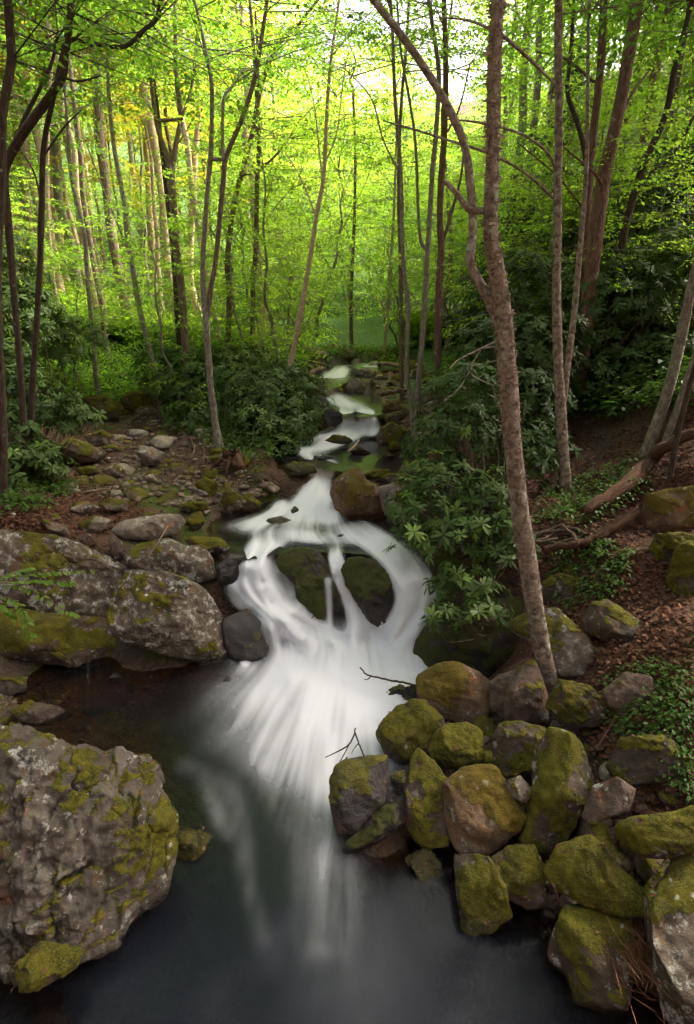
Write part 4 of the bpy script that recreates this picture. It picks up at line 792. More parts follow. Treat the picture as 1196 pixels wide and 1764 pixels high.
def foliage(anchors, dirs, r, twig=(.8, 2.0), sprays=5, per=12, size=.085, spread=.5, lift=.15, tubes=True, trad=.008, flat=.25):
    """twigs leave the anchors; flat leafy sprays fan from each twig. Returns leaf arrays and twig tubes"""
    n = len(anchors); Lt = r.uniform(*twig, n); D = unit(dirs)
    k = np.array([.3, .5, .7, .85, 1.0])[:sprays] if sprays <= 5 else np.linspace(.2, 1, sprays); k = np.broadcast_to(k, (n, len(k)))+r.uniform(-.08, .08, (n, len(k)))
    bend = np.array([0, 0, 1.])*lift
    pos = lambda t: anchors[:, None]+D[:, None]*(Lt[:, None]*t)[..., None]+bend*((Lt[:, None]*t*t)[..., None])-np.array([0, 0, .22])*((Lt[:, None]*t**3)[..., None])
    B0 = pos(k).reshape(-1, 3); m = len(B0); Dm = np.repeat(D, k.shape[1], 0)
    hd = Dm*[1, 1, .4]; ang = r.uniform(-1.25, 1.25, m); c, s = np.cos(ang), np.sin(ang)
    sd = unit(np.stack([hd[:, 0]*c-hd[:, 1]*s, hd[:, 0]*s+hd[:, 1]*c, hd[:, 2]+r.normal(0, .16, m)-.08], 1)); sl = spread*r.uniform(.55, 1.25, m)
    up = unit(np.stack([r.normal(0, flat, m), r.normal(0, flat, m), np.ones(m)], 1)); sx = unit(np.cross(sd, up))
    t = np.linspace(.08, 1, per)[None]+r.uniform(-.04, .04, (m, per)); alt = np.where(np.arange(per) % 2, 1., -1.)[None]
    off = r.uniform(.0, .22, (m, per))*alt*(1.05-.6*t)
    P = B0[:, None]+sd[:, None]*(sl[:, None]*t)[..., None]+sx[:, None]*(off*sl[:, None])[..., None]-np.array([0, 0, .16])*((sl[:, None]*t*t)[..., None]); P = P.reshape(-1, 3)
    LD = (sd[:, None]*.75+sx[:, None]*(alt*.85)[..., None]+r.normal(0, .28, (m, per, 3))).reshape(-1, 3); LD[:, 2] -= .18
    LN = (up[:, None]+r.normal(0, .30, (m, per, 3))).reshape(-1, 3)
    S = size*r.uniform(.6, 1.25, len(P)); rr = np.clip(np.repeat(r.uniform(0, 1, m), per)*.7+r.uniform(0, .3, len(P)), 0, 1)
    V, Q, ra = leaves(P, LD, LN, S, S*.58, rr, droop=.12)
    tb = []
    if tubes:
        for i in range(n):
            tt = np.array([0, .35, .7, 1.0]); q = anchors[i]+D[i]*(Lt[i]*tt)[:, None]+bend*(Lt[i]*tt*tt)[:, None]-np.array([0, 0, .22])*(Lt[i]*tt**3)[:, None]
            tb.append(tube(q, trad*np.array([1, .7, .45, .15])*(.6+Lt[i]*.35), 4))
    return V, Q, ra, tb

# ------------------------------------------------------------------ trees traced from the picture
def px_path(pts, Y, n, dy=0.0, base=None):
    q = catmull(np.array([(a, b) for a, b, *_ in pts]), n); wd = np.interp(np.linspace(0, 1, n), np.linspace(0, 1, len(pts)), [p[2] for p in pts])
    P = np.array([PY(q[k, 0], q[k, 1], Y+dy*k/(n-1)) for k in range(n)])
    dep = (P-CAMV)@np.array([0, CP, -SP]); return P, .80*wd/2*dep/FPX
def hero_tree(label, trunk, bark, Y=None, limbs=(), extend=6.5, nleaf=60, leafmat='leaf', leaf=.08, lo=.45, twig=(.7, 1.9), lean=0.0, cat='tree', name='tree', grp=None, barkamp=.10, sides=14, sink=.12, flare=.35):
    if Y is None: h = hit(trunk[0][0], trunk[0][1]); Y = h[1]
    n = max(24, len(trunk)*7); P, r = px_path(trunk, Y, n, lean)
    d = unit(P[-1]-P[-6]); d = unit(d*[.7, .7, 1]) ; k = 12
    ext = P[-1]+d*(np.linspace(0, extend, k+1)[1:, None])+np.stack([.12*np.sin(np.arange(k)*.8+Y), .1*np.cos(np.arange(k)*.6+Y), 0*np.arange(k)], 1)
    P2 = np.concatenate([P, ext]); r2 = np.concatenate([r, r[-1]*np.linspace(.97, .12, k)])
    g = TZ(P2[0][0], P2[0][1])[0]
    P2 = np.concatenate([[[P2[0][0], P2[0][1], min(g, P2[0][2])-sink]], P2]); r2 = np.concatenate([[r2[0]*1.05], r2])
    root = empty(name, P2[0]); loc = np.array(P2[0]); seed = int(abs(P2[0][0]*97+P2[0][1]*31)) % 999
    V, Q, uv = tube(P2, r2, sides, flare, barkamp, seed); link('trunk', mesh('trunk', V-loc, Q, None, uv), M[bark], root)
    anchors = [P2[int(len(P2)*.35):]]; rad = [r2[int(len(P2)*.35):]]
    for lb in limbs:
        pts, dy = lb[0], lb[1]; bk = lb[2] if len(lb) > 2 else bark; ex = lb[3] if len(lb) > 3 else 0.0
        LP, lr = px_path(pts, Y+(lb[4] if len(lb) > 4 else 0), max(14, len(pts)*5), dy)
        j = np.argmin(np.linalg.norm(P2-LP[0], axis=1))
        if np.linalg.norm(P2[j]-LP[0]) < .8: LP = np.concatenate([[P2[j]], LP]); lr = np.concatenate([[min(lr[0]*1.15, r2[j]*.9)], lr])
        if ex: dd = unit(LP[-1]-LP[-4]); LP = np.concatenate([LP, LP[-1]+dd*np.linspace(0, ex, 7)[1:, None]]); lr = np.concatenate([lr, lr[-1]*np.linspace(.9, .1, 6)])
        V, Q, uv = tube(LP, lr, 8, 0, barkamp*.7, seed+3); link('limb', mesh('limb', V-loc, Q, None, uv), M[bk], root)
        anchors.append(LP[len(LP)//3:]); rad.append(lr[len(LP)//3:])
    if nleaf:
        rr = np.random.default_rng(seed+5); A = np.concatenate(anchors); A = A[A[:, 2] > g+lo*(A[:, 2].max()-g)]
        nleaf = int(nleaf*1.35); top = A[A[:, 2] > A[:, 2].max()-extend-1.0]; nt_ = int(nleaf*.30); a = np.concatenate([A[rr.integers(0, len(A), nleaf-nt_)], top[rr.integers(0, len(top), nt_)]]); ang = rr.uniform(0, 6.283, nleaf); D = np.stack([np.cos(ang), np.sin(ang), rr.uniform(-.15, .55, nleaf)], 1)
        near = a+D*1.5; bad = near[:, 1] < 3.2; D[bad, 1] = np.abs(D[bad, 1]); 
        tw = twig; V, Q, ra, tb = foliage(a, D, rr, (tw[0], tw[1]*1.45), 5, 12, leaf)
        keepm = (V.reshape(-1, 4, 3)[:, :, 1].min(1) > 2.2); V = V.reshape(-1, 4, 3)[keepm].reshape(-1, 3); ra = ra.reshape(-1, 4)[keepm].ravel(); Q = np.arange(len(V)).reshape(-1, 4)
        link('crown', mesh('crown', V-loc, Q, dict(rnd=ra), smooth=False), M[leafmat], root)
        V, Q, uv = join(tb); link('twigs', mesh('twigs', V-loc, Q, None, uv), M[bark], root)['kind'] = 'stuff'
    tag(root, label, cat, grp); return root, P2, r2
# the shaggy birch
birch, BP, BR = hero_tree('shaggy-barked birch leaning over the boulder pile, forked halfway up', [(950,1195,38),(938,1140,36),(922,1060,37),(906,950,39),(893,850,36),(880,720,37),(873,620,40),(868,545,38),(857,470,32),(846,400,30),(848,300,28),(850,200,28),(852,100,28),(858,-10,29)], 'birch',
    limbs=[([(862,562,25),(840,512,21),(811,455,20),(815,400,20),(812,330,19),(800,250,18),(770,180,18),(720,100,17),(660,20,15),(610,-40,13)], .5, 'birch', 2.0),
           ([(808,362,13),(788,335,12),(767,312,9)], .05), ([(841,48,6),(806,35,5),(756,30,3)], .4), ([(871,65,8),(916,105,7),(956,145,4)], .5),
           ([(862,585,5),(830,600,4),(790,620,3),(775,635,2)], -.3), ([(830,600,3),(810,640,2.5),(840,660,2),(870,665,1.5)], -.3), ([(815,630,2),(790,670,1.5),(765,690,1)], -.4)],
    nleaf=26, sides=22, barkamp=.13, lo=.6, flare=.5)
# peeling curls of bark
rr = np.random.default_rng(3); n = 3600; k = rr.integers(2, len(BP)-12, n); k = np.clip(k+(3*np.sin(k*1.7)).astype(int), 2, len(BP)-13); tpos = (BP[k]*(1-(u_ := rr.uniform(0, 1, n))[:, None])+BP[k+1]*u_[:, None]); tgt = unit(BP[k+1]-BP[k])
a = rr.uniform(0, 6.283, n); e1 = unit(np.cross(tgt, [0, 1., 0])); e2 = np.cross(tgt, e1); rad_ = e1*np.cos(a)[:, None]+e2*np.sin(a)[:, None]; tan_ = np.cross(tgt, rad_)
base = tpos+rad_*(BR[k]*rr.uniform(.97, 1.05, n))[:, None]; Lf = .010+.06*rr.uniform(0, 1, n)**3; Wf = .003+.022*rr.uniform(0, 1, n)**2.5
dd = unit(tan_*np.where(rr.uniform(size=n) < .5, 1, -1)[:, None]+rad_*rr.uniform(-.05, .10, n)[:, None]); s_ = tgt*Wf[:, None]*.5
V = np.stack([base-s_, base+s_, base+dd*Lf[:, None]+s_*.8+rad_*.004, base+dd*Lf[:, None]-s_*.8], 1).reshape(-1, 3)
M['flake'] = leaf_mat('birch_curl', (.10, .068, .048), (.48, .38, .29), (.2, .1, .05), (.4, .25, .15), .12, .2, .6)
fl = link('bark_curls', mesh('bark_curls', V-np.array(birch.location), np.arange(n*4).reshape(n, 4), dict(rnd=np.repeat(rr.uniform(0, 1, n), 4)), smooth=False), M['flake'], birch); fl['kind'] = 'stuff'

hero_tree('straight rough-barked tree rising from the leafy bank behind the birch', [(974,852,26),(970,780,24),(966,700,22),(961,600,20),(959,500,19),(960,400,18),(961,300,18),(963,200,18),(962,100,17),(962,-10,16)], 'birch',
    limbs=[([(951,340,7),(921,310,7),(876,280,6),(831,260,6),(761,238,5),(721,225,5),(661,208,3)], -1.2, 'birch'), ([(956,290,6),(941,260,6),(896,230,6),(831,212,5),(766,205,3)], -.8, 'birch'), ([(971,690,16),(978,630,15),(987,560,14),(996,470,13),(1002,400,12),(1010,300,10),(1012,200,8)], .3, 'birch', 3.0)], nleaf=34, leaf=.085)
hero_tree('thick reddish-grey trunk leaning over the rhododendron on the slope', [(992,700,30),(1002,620,30),(1014,520,30),(1024,430,31),(1041,300,29),(1056,240,28),(1068,180,27),(1084,90,26),(1100,-10,25)], 'red_bark', Y=10.5,
    limbs=[([(1040,330,8),(1026,300,6),(985,265,4),(956,240,3)], -.6), ([(1062,220,8),(1090,160,6),(1120,120,4)], .5)], nleaf=34, leaf=.09)
hero_tree('dark reddish trunk close beside the thick leaning one', [(985,700,18),(992,600,18),(1000,500,18),(1008,400,18),(1016,300,18),(1026,200,17),(1036,100,16),(1041,-10,15)], 'red_bark', Y=11.0,
    limbs=[([(1012,330,12),(1008,265,12),(996,215,11),(978,160,10),(983,100,9),(988,20,8)], .6, 'dark_bark', 3.0), ([(1021,140,6),(976,102,5),(926,90,3)], -.5), ([(1006,360,5),(956,300,4),(891,245,3)], -.6)], nleaf=36, leaf=.09)
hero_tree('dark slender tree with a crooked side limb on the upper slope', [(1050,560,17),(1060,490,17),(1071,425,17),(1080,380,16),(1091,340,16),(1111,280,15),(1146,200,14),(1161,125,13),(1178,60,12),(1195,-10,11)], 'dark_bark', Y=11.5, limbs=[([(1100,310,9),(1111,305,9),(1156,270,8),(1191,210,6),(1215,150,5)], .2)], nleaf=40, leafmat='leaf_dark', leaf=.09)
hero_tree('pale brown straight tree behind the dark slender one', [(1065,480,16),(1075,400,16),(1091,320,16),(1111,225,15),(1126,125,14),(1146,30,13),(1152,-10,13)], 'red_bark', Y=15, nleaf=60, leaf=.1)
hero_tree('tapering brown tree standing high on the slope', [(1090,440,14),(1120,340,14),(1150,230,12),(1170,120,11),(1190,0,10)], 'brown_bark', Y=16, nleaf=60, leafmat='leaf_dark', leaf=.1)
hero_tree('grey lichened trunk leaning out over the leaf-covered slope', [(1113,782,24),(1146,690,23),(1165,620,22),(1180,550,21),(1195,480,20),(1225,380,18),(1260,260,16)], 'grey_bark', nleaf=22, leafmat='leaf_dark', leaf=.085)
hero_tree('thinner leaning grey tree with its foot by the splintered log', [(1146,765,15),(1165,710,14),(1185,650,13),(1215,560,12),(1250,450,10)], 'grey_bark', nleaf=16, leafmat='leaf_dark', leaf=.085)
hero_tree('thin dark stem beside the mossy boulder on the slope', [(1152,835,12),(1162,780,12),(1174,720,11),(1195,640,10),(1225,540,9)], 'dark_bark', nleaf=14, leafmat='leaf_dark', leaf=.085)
# twin slender stems by the stream
hero_tree('slender grey stem curving up from the stream bank, one of a pair', [(713,752,10),(709,705,9),(701,630,9),(703,530,9),(694,430,9),(691,300,8),(681,175,8),(676,50,7),(672,-10,7)], 'grey_bark', nleaf=26, limbs=[([(690,300,5),(660,240,4),(640,170,3),(596,120,2)], .4)], leaf=.085)
hero_tree('slender grey stem leaning away from its twin on the stream bank', [(716,752,12),(719,680,12),(728,580,12),(734,480,12),(739,400,11),(745,300,11),(752,220,10),(756,125,10),(746,50,9),(738,-10,8)], 'grey_bark', nleaf=26, limbs=[([(735,430,7),(723,400,7),(716,250,6),(706,175,6),(691,90,5),(684,0,4)], .4)], leaf=.085)
hero_tree('dark red-brown trunk at the edge of the rhododendron by the stream', [(757,770,14),(755,700,15),(754,630,15),(756,505,16),(760,430,15),(758,375,14),(761,300,14),(766,225,13),(768,120,12),(765,-10,11)], 'red_bark', Y=11.6, nleaf=26, limbs=[([(762,420,7),(780,360,6),(795,300,5),(800,240,4)], .3), ([(762,240,5),(790,190,4),(810,110,3)], .3)], leaf=.085)
hero_tree('straight stem on the stony bank behind the twin stems', [(692,695,8),(691,600,9),(691,530,9),(690,430,9),(687,330,8),(690,200,7),(700,80,6),(705,-10,6)], 'brown_bark', nleaf=28, leaf=.09)
hero_tree('thin tree standing across the stream bend', [(606,605,9),(605,520,8),(608,440,8),(611,370,7),(612,260,6),(608,150,5)], 'brown_bark', Y=24, nleaf=28, leafmat='leaf_far', leaf=.12, extend=2)
hero_tree('slightly leaning thin tree at the stream bend', [(662,600,7),(668,530,7),(673,450,6),(678,380,6),(682,280,5),(684,180,4)], 'pale_bark', Y=23, nleaf=28, leafmat='leaf_far', leaf=.12, extend=2)
# leaning pale sapling
hero_tree('pale tan leaning sapling at the end of the streamside rhododendron', [(484,705,11),(500,630,11),(515,555,11),(530,470,10),(545,375,10),(558,300,9),(563,200,8),(568,125,7),(576,60,6),(586,-10,5)], 'pale_bark', nleaf=26, limbs=[([(556,310,4),(550,260,3.5),(543,190,3),(530,130,2)], .3), ([(560,280,4),(580,230,3),(590,150,2.5),(600,90,2)], .3), ([(545,375,4),(520,310,3),(490,260,2)], .2)], leaf=.08)
hero_tree('lichened forked tree above the red rotten stump', [(379,772,16),(371,730,15),(362,650,14),(357,580,14),(355,540,14),(350,500,11),(350,440,10),(358,325,10),(364,250,10),(365,150,9),(355,90,8),(338,10,7)], 'grey_bark', nleaf=40, limbs=[([(357,545,12),(364,495,11),(373,440,11),(385,310,11),(390,270,11),(415,210,10),(435,150,10),(447,90,9),(462,-10,8)], .4, 'brown_bark', 3.0), ([(384,275,8),(385,175,7),(400,150,6),(421,118,5)], .5)], leaf=.08)
hero_tree('red-brown tree with crooked top behind the lichened forked one', [(388,640,12),(394,560,12),(395,500,12),(392,445,12),(404,350,11),(416,300,11),(436,225,11),(451,145,10),(480,75,8),(516,40,6)], 'red_bark', Y=15.5, nleaf=60, limbs=[([(420,300,8),(450,290,6),(490,250,4),(520,200,3)], .6), ([(440,225,7),(445,120,6),(440,20,5)], .3)], leaf=.09)
hero_tree('straight brown tree rising out of the streamside rhododendron', [(435,640,11),(435,560,11),(437,480,11),(441,430,11),(443,325,10),(446,240,9),(440,120,8),(430,-10,7)], 'brown_bark', Y=16, nleaf=60, leaf=.09)
hero_tree('brown forked tree with two tall stems among bright leaves', [(322,640,16),(320,600,16),(317,555,16),(311,480,16),(304,430,16),(300,375,15),(296,310,15),(292,285,13),(285,260,11),(272,220,10),(262,150,9),(255,50,8),(250,-10,8)], 'brown_bark', Y=14, nleaf=50, limbs=[([(296,300,12),(304,245,11),(312,200,11),(304,130,10),(302,60,9),(302,-10,8)], .3, 'brown_bark', 3.0), ([(312,205,7),(328,160,6),(339,105,4)], .3)], leaf=.09)
hero_tree('dark trunk close beside the brown forked tree', [(312,630,12),(306,540,13),(300,440,13),(290,350,12),(282,280,11),(270,180,9),(262,90,8),(266,-10,7)], 'dark_bark', Y=15, nleaf=50, leaf=.09)
hero_tree('crooked grey tree leaning over the fallen log', [(271,655,10),(250,570,11),(240,530,11),(230,470,11),(219,400,11),(214,350,10),(205,300,10),(195,240,9),(187,150,8),(185,60,7),(186,-10,7)], 'grey_bark', Y=14, nleaf=50, limbs=[([(225,440,5),(180,330,4),(150,250,3)], .4)], leaf=.09)
hero_tree('slim grey tree behind the fallen log', [(166,655,10),(158,555,10),(150,470,9),(145,400,9),(124,310,8),(118,240,7),(112,150,6)], 'grey_bark', Y=14.5, nleaf=40, leafmat='leaf_dark', leaf=.09)
hero_tree('orange-lit slim trunk on the far slope behind the log', [(112,640,8),(103,545,8),(92,480,8),(85,400,7),(82,300,7),(84,180,6)], 'pale_bark', Y=19, nleaf=40, leaf=.1)
# dark twin trunks at the shady bank with the arching limb
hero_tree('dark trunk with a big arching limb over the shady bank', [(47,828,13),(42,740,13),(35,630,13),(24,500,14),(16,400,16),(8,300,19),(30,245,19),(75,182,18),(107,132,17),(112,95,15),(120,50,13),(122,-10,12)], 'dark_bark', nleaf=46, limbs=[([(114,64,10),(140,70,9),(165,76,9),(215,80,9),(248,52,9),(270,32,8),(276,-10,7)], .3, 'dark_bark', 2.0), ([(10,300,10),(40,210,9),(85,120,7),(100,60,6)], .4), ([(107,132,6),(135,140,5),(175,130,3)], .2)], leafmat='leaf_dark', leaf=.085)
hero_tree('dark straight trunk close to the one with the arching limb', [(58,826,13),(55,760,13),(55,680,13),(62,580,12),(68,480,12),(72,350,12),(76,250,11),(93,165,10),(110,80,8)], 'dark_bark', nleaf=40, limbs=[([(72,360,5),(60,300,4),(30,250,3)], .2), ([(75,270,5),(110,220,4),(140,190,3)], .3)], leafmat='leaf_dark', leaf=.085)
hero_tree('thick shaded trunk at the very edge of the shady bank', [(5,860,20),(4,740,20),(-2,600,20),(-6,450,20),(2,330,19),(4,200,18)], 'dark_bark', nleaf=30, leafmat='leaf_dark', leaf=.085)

# ------------------------------------------------------------------ the forest behind: kinds built once, then copied
def forest_kind(seed, H, r0, bark, leafmat, lo=.35, ntw=130, size=.15, twig=(1.2, 3.0), spread=.8, per=12):
    r = np.random.default_rng(seed); n = 16; z = np.linspace(0, H, n); cx = np.cumsum(r.normal(0, .10, n)); cyy = np.cumsum(r.normal(0, .10, n))
    P = np.stack([cx-cx[0], cyy-cyy[0], z-.3], 1); rad = r0*(1-.86*(z/H)**1.1); parts = [tube(P, rad, 10, .35, .10, seed)]; A = [P[int(n*lo):]]
    lm = []
    for k in range(6):
        j = int(n*r.uniform(lo+.02, .85)); a = r.uniform(0, 6.28); L = r.uniform(1.8, 4.2)*(1-.4*j/n); t = np.linspace(0, 1, 7); d = np.array([math.cos(a)*.7, math.sin(a)*.7, .75])
        q = P[j]+d*(L*t)[:, None]+np.array([0, 0, .3])*(L*t*t)[:, None]+.08*r.normal(size=(7, 3))*t[:, None]; lm.append(tube(q, rad[j]*.5*(1-.85*t), 6, 0, .06, k)); A.append(q[2:])
    A = np.concatenate(A); a = A[r.integers(0, len(A), ntw)]; ang = r.uniform(0, 6.283, ntw); D = np.stack([np.cos(ang), np.sin(ang), r.uniform(-.2, .5, ntw)], 1)
    V, Q, ra, tb = foliage(a, D, r, twig, 5, per, size, spread)
    tv, tq, tu = parts[0]; tm = mesh('trunk', tv, tq, None, tu); tm.materials.append(M[bark])
    lv, lq, lu = join(lm+tb); bm_ = mesh('limbs', lv, lq, None, lu); bm_.materials.append(M[bark])
    cm = mesh('crown', V, Q, dict(rnd=ra), smooth=False); cm.materials.append(M[leafmat]); return tm, bm_, cm
def plant_copy(name, kind, loc, s, rz, label, cat, grp, names=('trunk', 'limbs', 'crown'), tilt=(0, 0)):
    o = empty(name, loc); o.scale = (s, s, s); o.rotation_euler = (tilt[0], tilt[1], rz)
    for nm, me in zip(names, kind):
        c = link(nm, me, None, o)
        if nm == 'limbs': c['kind'] = 'stuff'
    tag(o, label, cat, grp); return o
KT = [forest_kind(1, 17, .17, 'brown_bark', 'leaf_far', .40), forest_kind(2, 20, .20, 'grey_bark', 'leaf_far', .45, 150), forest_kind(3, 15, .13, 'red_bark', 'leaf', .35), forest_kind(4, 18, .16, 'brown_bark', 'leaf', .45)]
KG = [forest_kind(5, 18, .18, 'pale_bark', 'leaf_sun_gold', .40), forest_kind(6, 16, .15, 'pale_bark', 'leaf_sun_gold', .35)]  # sunlit gold comes from the leaf colour
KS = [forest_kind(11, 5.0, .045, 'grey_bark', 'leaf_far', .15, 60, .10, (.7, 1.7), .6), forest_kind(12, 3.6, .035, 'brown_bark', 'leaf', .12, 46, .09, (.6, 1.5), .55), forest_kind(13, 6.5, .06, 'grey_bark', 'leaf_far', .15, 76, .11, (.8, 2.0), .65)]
rt = np.random.default_rng(23)
LT = ('brown-barked', 'tall grey-barked', 'short red-barked', 'high-crowned brown'); LS = ('slim grey-stemmed', 'small bushy brown-stemmed', 'taller grey-stemmed'); LG = ('taller', 'shorter')
def forest(n, y0, y1, kinds, name, label, cat, grp, smin, smax, keep, mind):
    looks = {4: LT, 3: LS, 2: LG}[len(kinds)]
    placed = []; tries = 0
    while len(placed) < n and tries < n*40:
        tries += 1; y = y0*(y1/y0)**rt.uniform(); x = rt.uniform(-.85*y-2, .85*y+2)
        if not keep(x, y) or any((x-a)**2+(y-b)**2 < (mind*(.5+y/40))**2 for a, b in placed): continue
        placed.append((x, y)); ki = int(rt.integers(len(kinds))); kd = kinds[ki]
        plant_copy(name, kd, (x, y, TZ(x, y)[0]-.1), rt.uniform(smin, smax), rt.uniform(0, 6.28), label.format(looks[ki]), cat, grp, tilt=(rt.normal(0, .03), rt.normal(0, .03)))
xc = lambda y: .02*(y-20)+.6
gap = lambda x, y: -.10 < x/y < .30
forest(64, 19, 60, KT, 'forest_tree', '{} spring-green tree on the valley side behind the stream', 'tree', 'trees of the valley forest', .75, 1.15, lambda x, y: abs(x-xc(y)) > max(3.4-.05*(y-19), 1.5) and not (gap(x, y) and rt.uniform() < .85) and not (x < -6 and y > 26 and rt.uniform() < .45), 1.7)
forest(26, 45, 95, KT, 'forest_tree', 'distant {} tree closing the head of the valley', 'tree', 'trees at the head of the valley', .45, .8, lambda x, y: abs(x-xc(y)) < .5*y, 2.2)
forest(24, 24, 60, KG, 'sun_tinted_tree', '{} tree with golden sunlight painted into its leaves on the slope behind the shady bank', 'tree', 'trees painted sunlit gold', .8, 1.15, lambda x, y: -.75*y < x < -.22*y, 1.6)
forest(10, 17, 30, KG, 'sun_tinted_tree', '{} tree with sunlit gold painted into its leaves, just behind the fallen trunk', 'tree', 'trees painted sunlit gold behind the fallen trunk', .8, 1.1, lambda x, y: -.6*y < x < -.27*y, 1.2)
forest(105, 13, 48, KS, 'sapling', '{} understorey sapling with flat bright green leafy sprays', 'sapling', 'understorey saplings', .75, 1.3, lambda x, y: abs(x-xc(y)) > max(2.6-.05*(y-13), 1.0) and not (x > 1.5 and y < 17) and not (x < -1 and y < 15), .85)
forest(48, 22, 75, KS, 'sapling', '{} bright sapling in the middle of the valley', 'sapling', 'saplings in the middle of the valley', .8, 1.5, lambda x, y: -.14*y < x-xc(y) < .26*y and abs(x-xc(y)) > 1.2, .7)
forest(46, 36, 105, KS, 'sapling', '{} far sapling closing the head of the valley', 'sapling', 'far saplings at the head of the valley', 1.4, 2.4, lambda x, y: -.2*y < x < .3*y, .8)
forest(10, 11.5, 16.5, KS, 'sapling', '{} bright sapling between the birch and the thick leaning trunk', 'sapling', 'saplings behind the birch', .55, .95, lambda x, y: .24*y < x < .42*y, .8)
forest(16, 11, 20, KS, 'sapling', '{} leafy sapling on the steep slope above the rhododendron', 'sapling', 'saplings on the steep slope', .5, .85, lambda x, y: x > 4.5, 1.0)
KN = [forest_kind(41, 15, .2, 'brown_bark', 'leaf_dark', .45, 300, .15, (1.2, 3.2)), forest_kind(42, 16, .22, 'grey_bark', 'leaf_dark', .45, 300, .15, (1.2, 3.2))]  # dense dark crowns for the shade trees added below
for k, (x, y) in enumerate(((-4.6, 1.2), (-4.9, -3.0), (4.9, .2), (1.0, -5.0), (-6.2, 6.2), (6.4, 5.4), (-7.2, 3.6))):  # out of view, added to darken the pool's reflection and the foreground
    plant_copy('forest_tree', KN[k % 2], (x, y, TZ(x, y)[0]-.1), .92, k*1.3, 'unseen tall tree added beside the viewpoint, its crown shading the pool', 'tree', 'added shade trees beside the viewpoint')
for k, (x, y) in enumerate(((9.5, 3), (10, 8), (12, 1), (11.5, 12), (13, 5.5), (14.5, 9.5), (15, 14), (9, -2), (12.5, 17), (17, 2), (7.6, 9.6), (6.9, 7.6))):  # added beside the view to keep sun off the foreground
    plant_copy('forest_tree', KN[k % 2], (x, y, TZ(x, y)[0]-.1), .9+.03*k, k*2.1, 'tall tree added high on the steep slope to block the sun', 'tree', 'added sun-blocking trees on the steep slope')
KP = [forest_kind(21, 15, .10, 'brown_bark', 'leaf_far', .7, 34, .14, (.8, 2.0)), forest_kind(22, 13, .075, 'grey_bark', 'leaf', .6, 30, .13, (.7, 1.8)), forest_kind(24, 16, .12, 'pale_bark', 'leaf_far', .7, 30, .14, (.8, 2.0))]
LS = ('brown', 'thin grey', 'pale')
forest(60, 17, 50, KP, 'pole_tree', '{} straight pole-like trunk among the saplings of the valley', 'tree', 'pole-like young trees', .8, 1.15, lambda x, y: abs(x-xc(y)) > max(2.8-.03*y, 1.5) and not (x > 2 and y < 20) and not (gap(x, y) and rt.uniform() < .6), 1.0)
LS = ('slim grey-stemmed', 'small bushy brown-stemmed', 'taller grey-stemmed')
forest(34, 13.5, 24, KS, 'sapling', '{} low sapling above the shady bank undergrowth', 'sapling', 'low saplings above the shady bank', .35, .7, lambda x, y: -.8*y < x < -1.6, .8)
# hemlocks
def hemlock_kind(seed, H):
    r = np.random.default_rng(seed); n = 12; z = np.linspace(0, H, n); P = np.stack([0*z, 0*z, z-.2], 1); tv, tq, tu = tube(P, .13*(1-.9*z/H), 9, .3, .08, seed)
    nt_ = 190; zz = H*r.uniform(.12, 1, nt_)**.9; ang = r.uniform(0, 6.28, nt_); a = np.stack([0*zz, 0*zz, zz], 1); D = np.stack([np.cos(ang), np.sin(ang), -.05+0*zz], 1)
    Lm = (1-zz/H)*2.6+.3; V, Q, ra, tb = foliage(a, D*1.0, r, (.98, 1.02), 6, 22, .085, .42, .05, True, .010, .15)
    # stretch each bough to the cone of the crown
    W = V.reshape(nt_, -1, 3); W[:, :, :2] *= Lm[:, None, None]; W[:, :, 2] -= (Lm*.18)[:, None]*np.linalg.norm(W[:, :, :2], axis=2)/Lm[:, None]; V = W.reshape(-1, 3)
    tm = mesh('trunk', tv, tq, None, tu); tm.materials.append(M['dark_bark']); cm = mesh('crown', V, Q, dict(rnd=ra), smooth=False); cm.materials.append(M['hemlock']); return tm, cm
KH = [hemlock_kind(31, 9), hemlock_kind(32, 7)]
for (px, Y, k, s), lab in zip(((935, 19, 0, .85), (865, 18, 1, .7)), ('dark hemlock between the birch and the straight rough-barked tree', 'young dark hemlock beside the red-brown trunk')):
    x = PY(px, 600, Y)[0]; plant_copy('hemlock_tree', KH[k], (x, Y, TZ(x, Y)[0]-.1), s, px, lab, 'tree', 'dark hemlocks', ('trunk', 'crown'))

# ------------------------------------------------------------------ rhododendrons: whorls of long leaves on crooked stems
def whorl(seed, nl=9, L=.135):
    r = np.random.default_rng(seed); a = np.linspace(0, 6.283, nl, endpoint=False)+r.normal(0, .2, nl); el = r.uniform(-.35, .45, nl)
    D = np.stack([np.cos(a), np.sin(a), el], 1); N = np.stack([-np.cos(a)*el*.8, -np.sin(a)*el*.8, np.ones(nl)], 1)
    V, Q, ra = leaves(D*.006, D, N, L*r.uniform(.7, 1.15, nl), L*.27, r.uniform(0, 1, nl), .06, .30, True); return V, Q, ra
WH = [whorl(k) for k in range(5)]
WM = []
for k in range(5):
    for mt in ('rhodo', 'rhodo_new'):
        me = mesh('leaf_whorl', WH[k][0], WH[k][1], dict(rnd=WH[k][2]), smooth=False); me.materials.append(M[mt]); WM.append(me)
def frames(N, r):
    N = unit(N); t = unit(np.cross(N, r.normal(size=N.shape))); b = np.cross(N, t); return np.stack([t, b, N], 2)
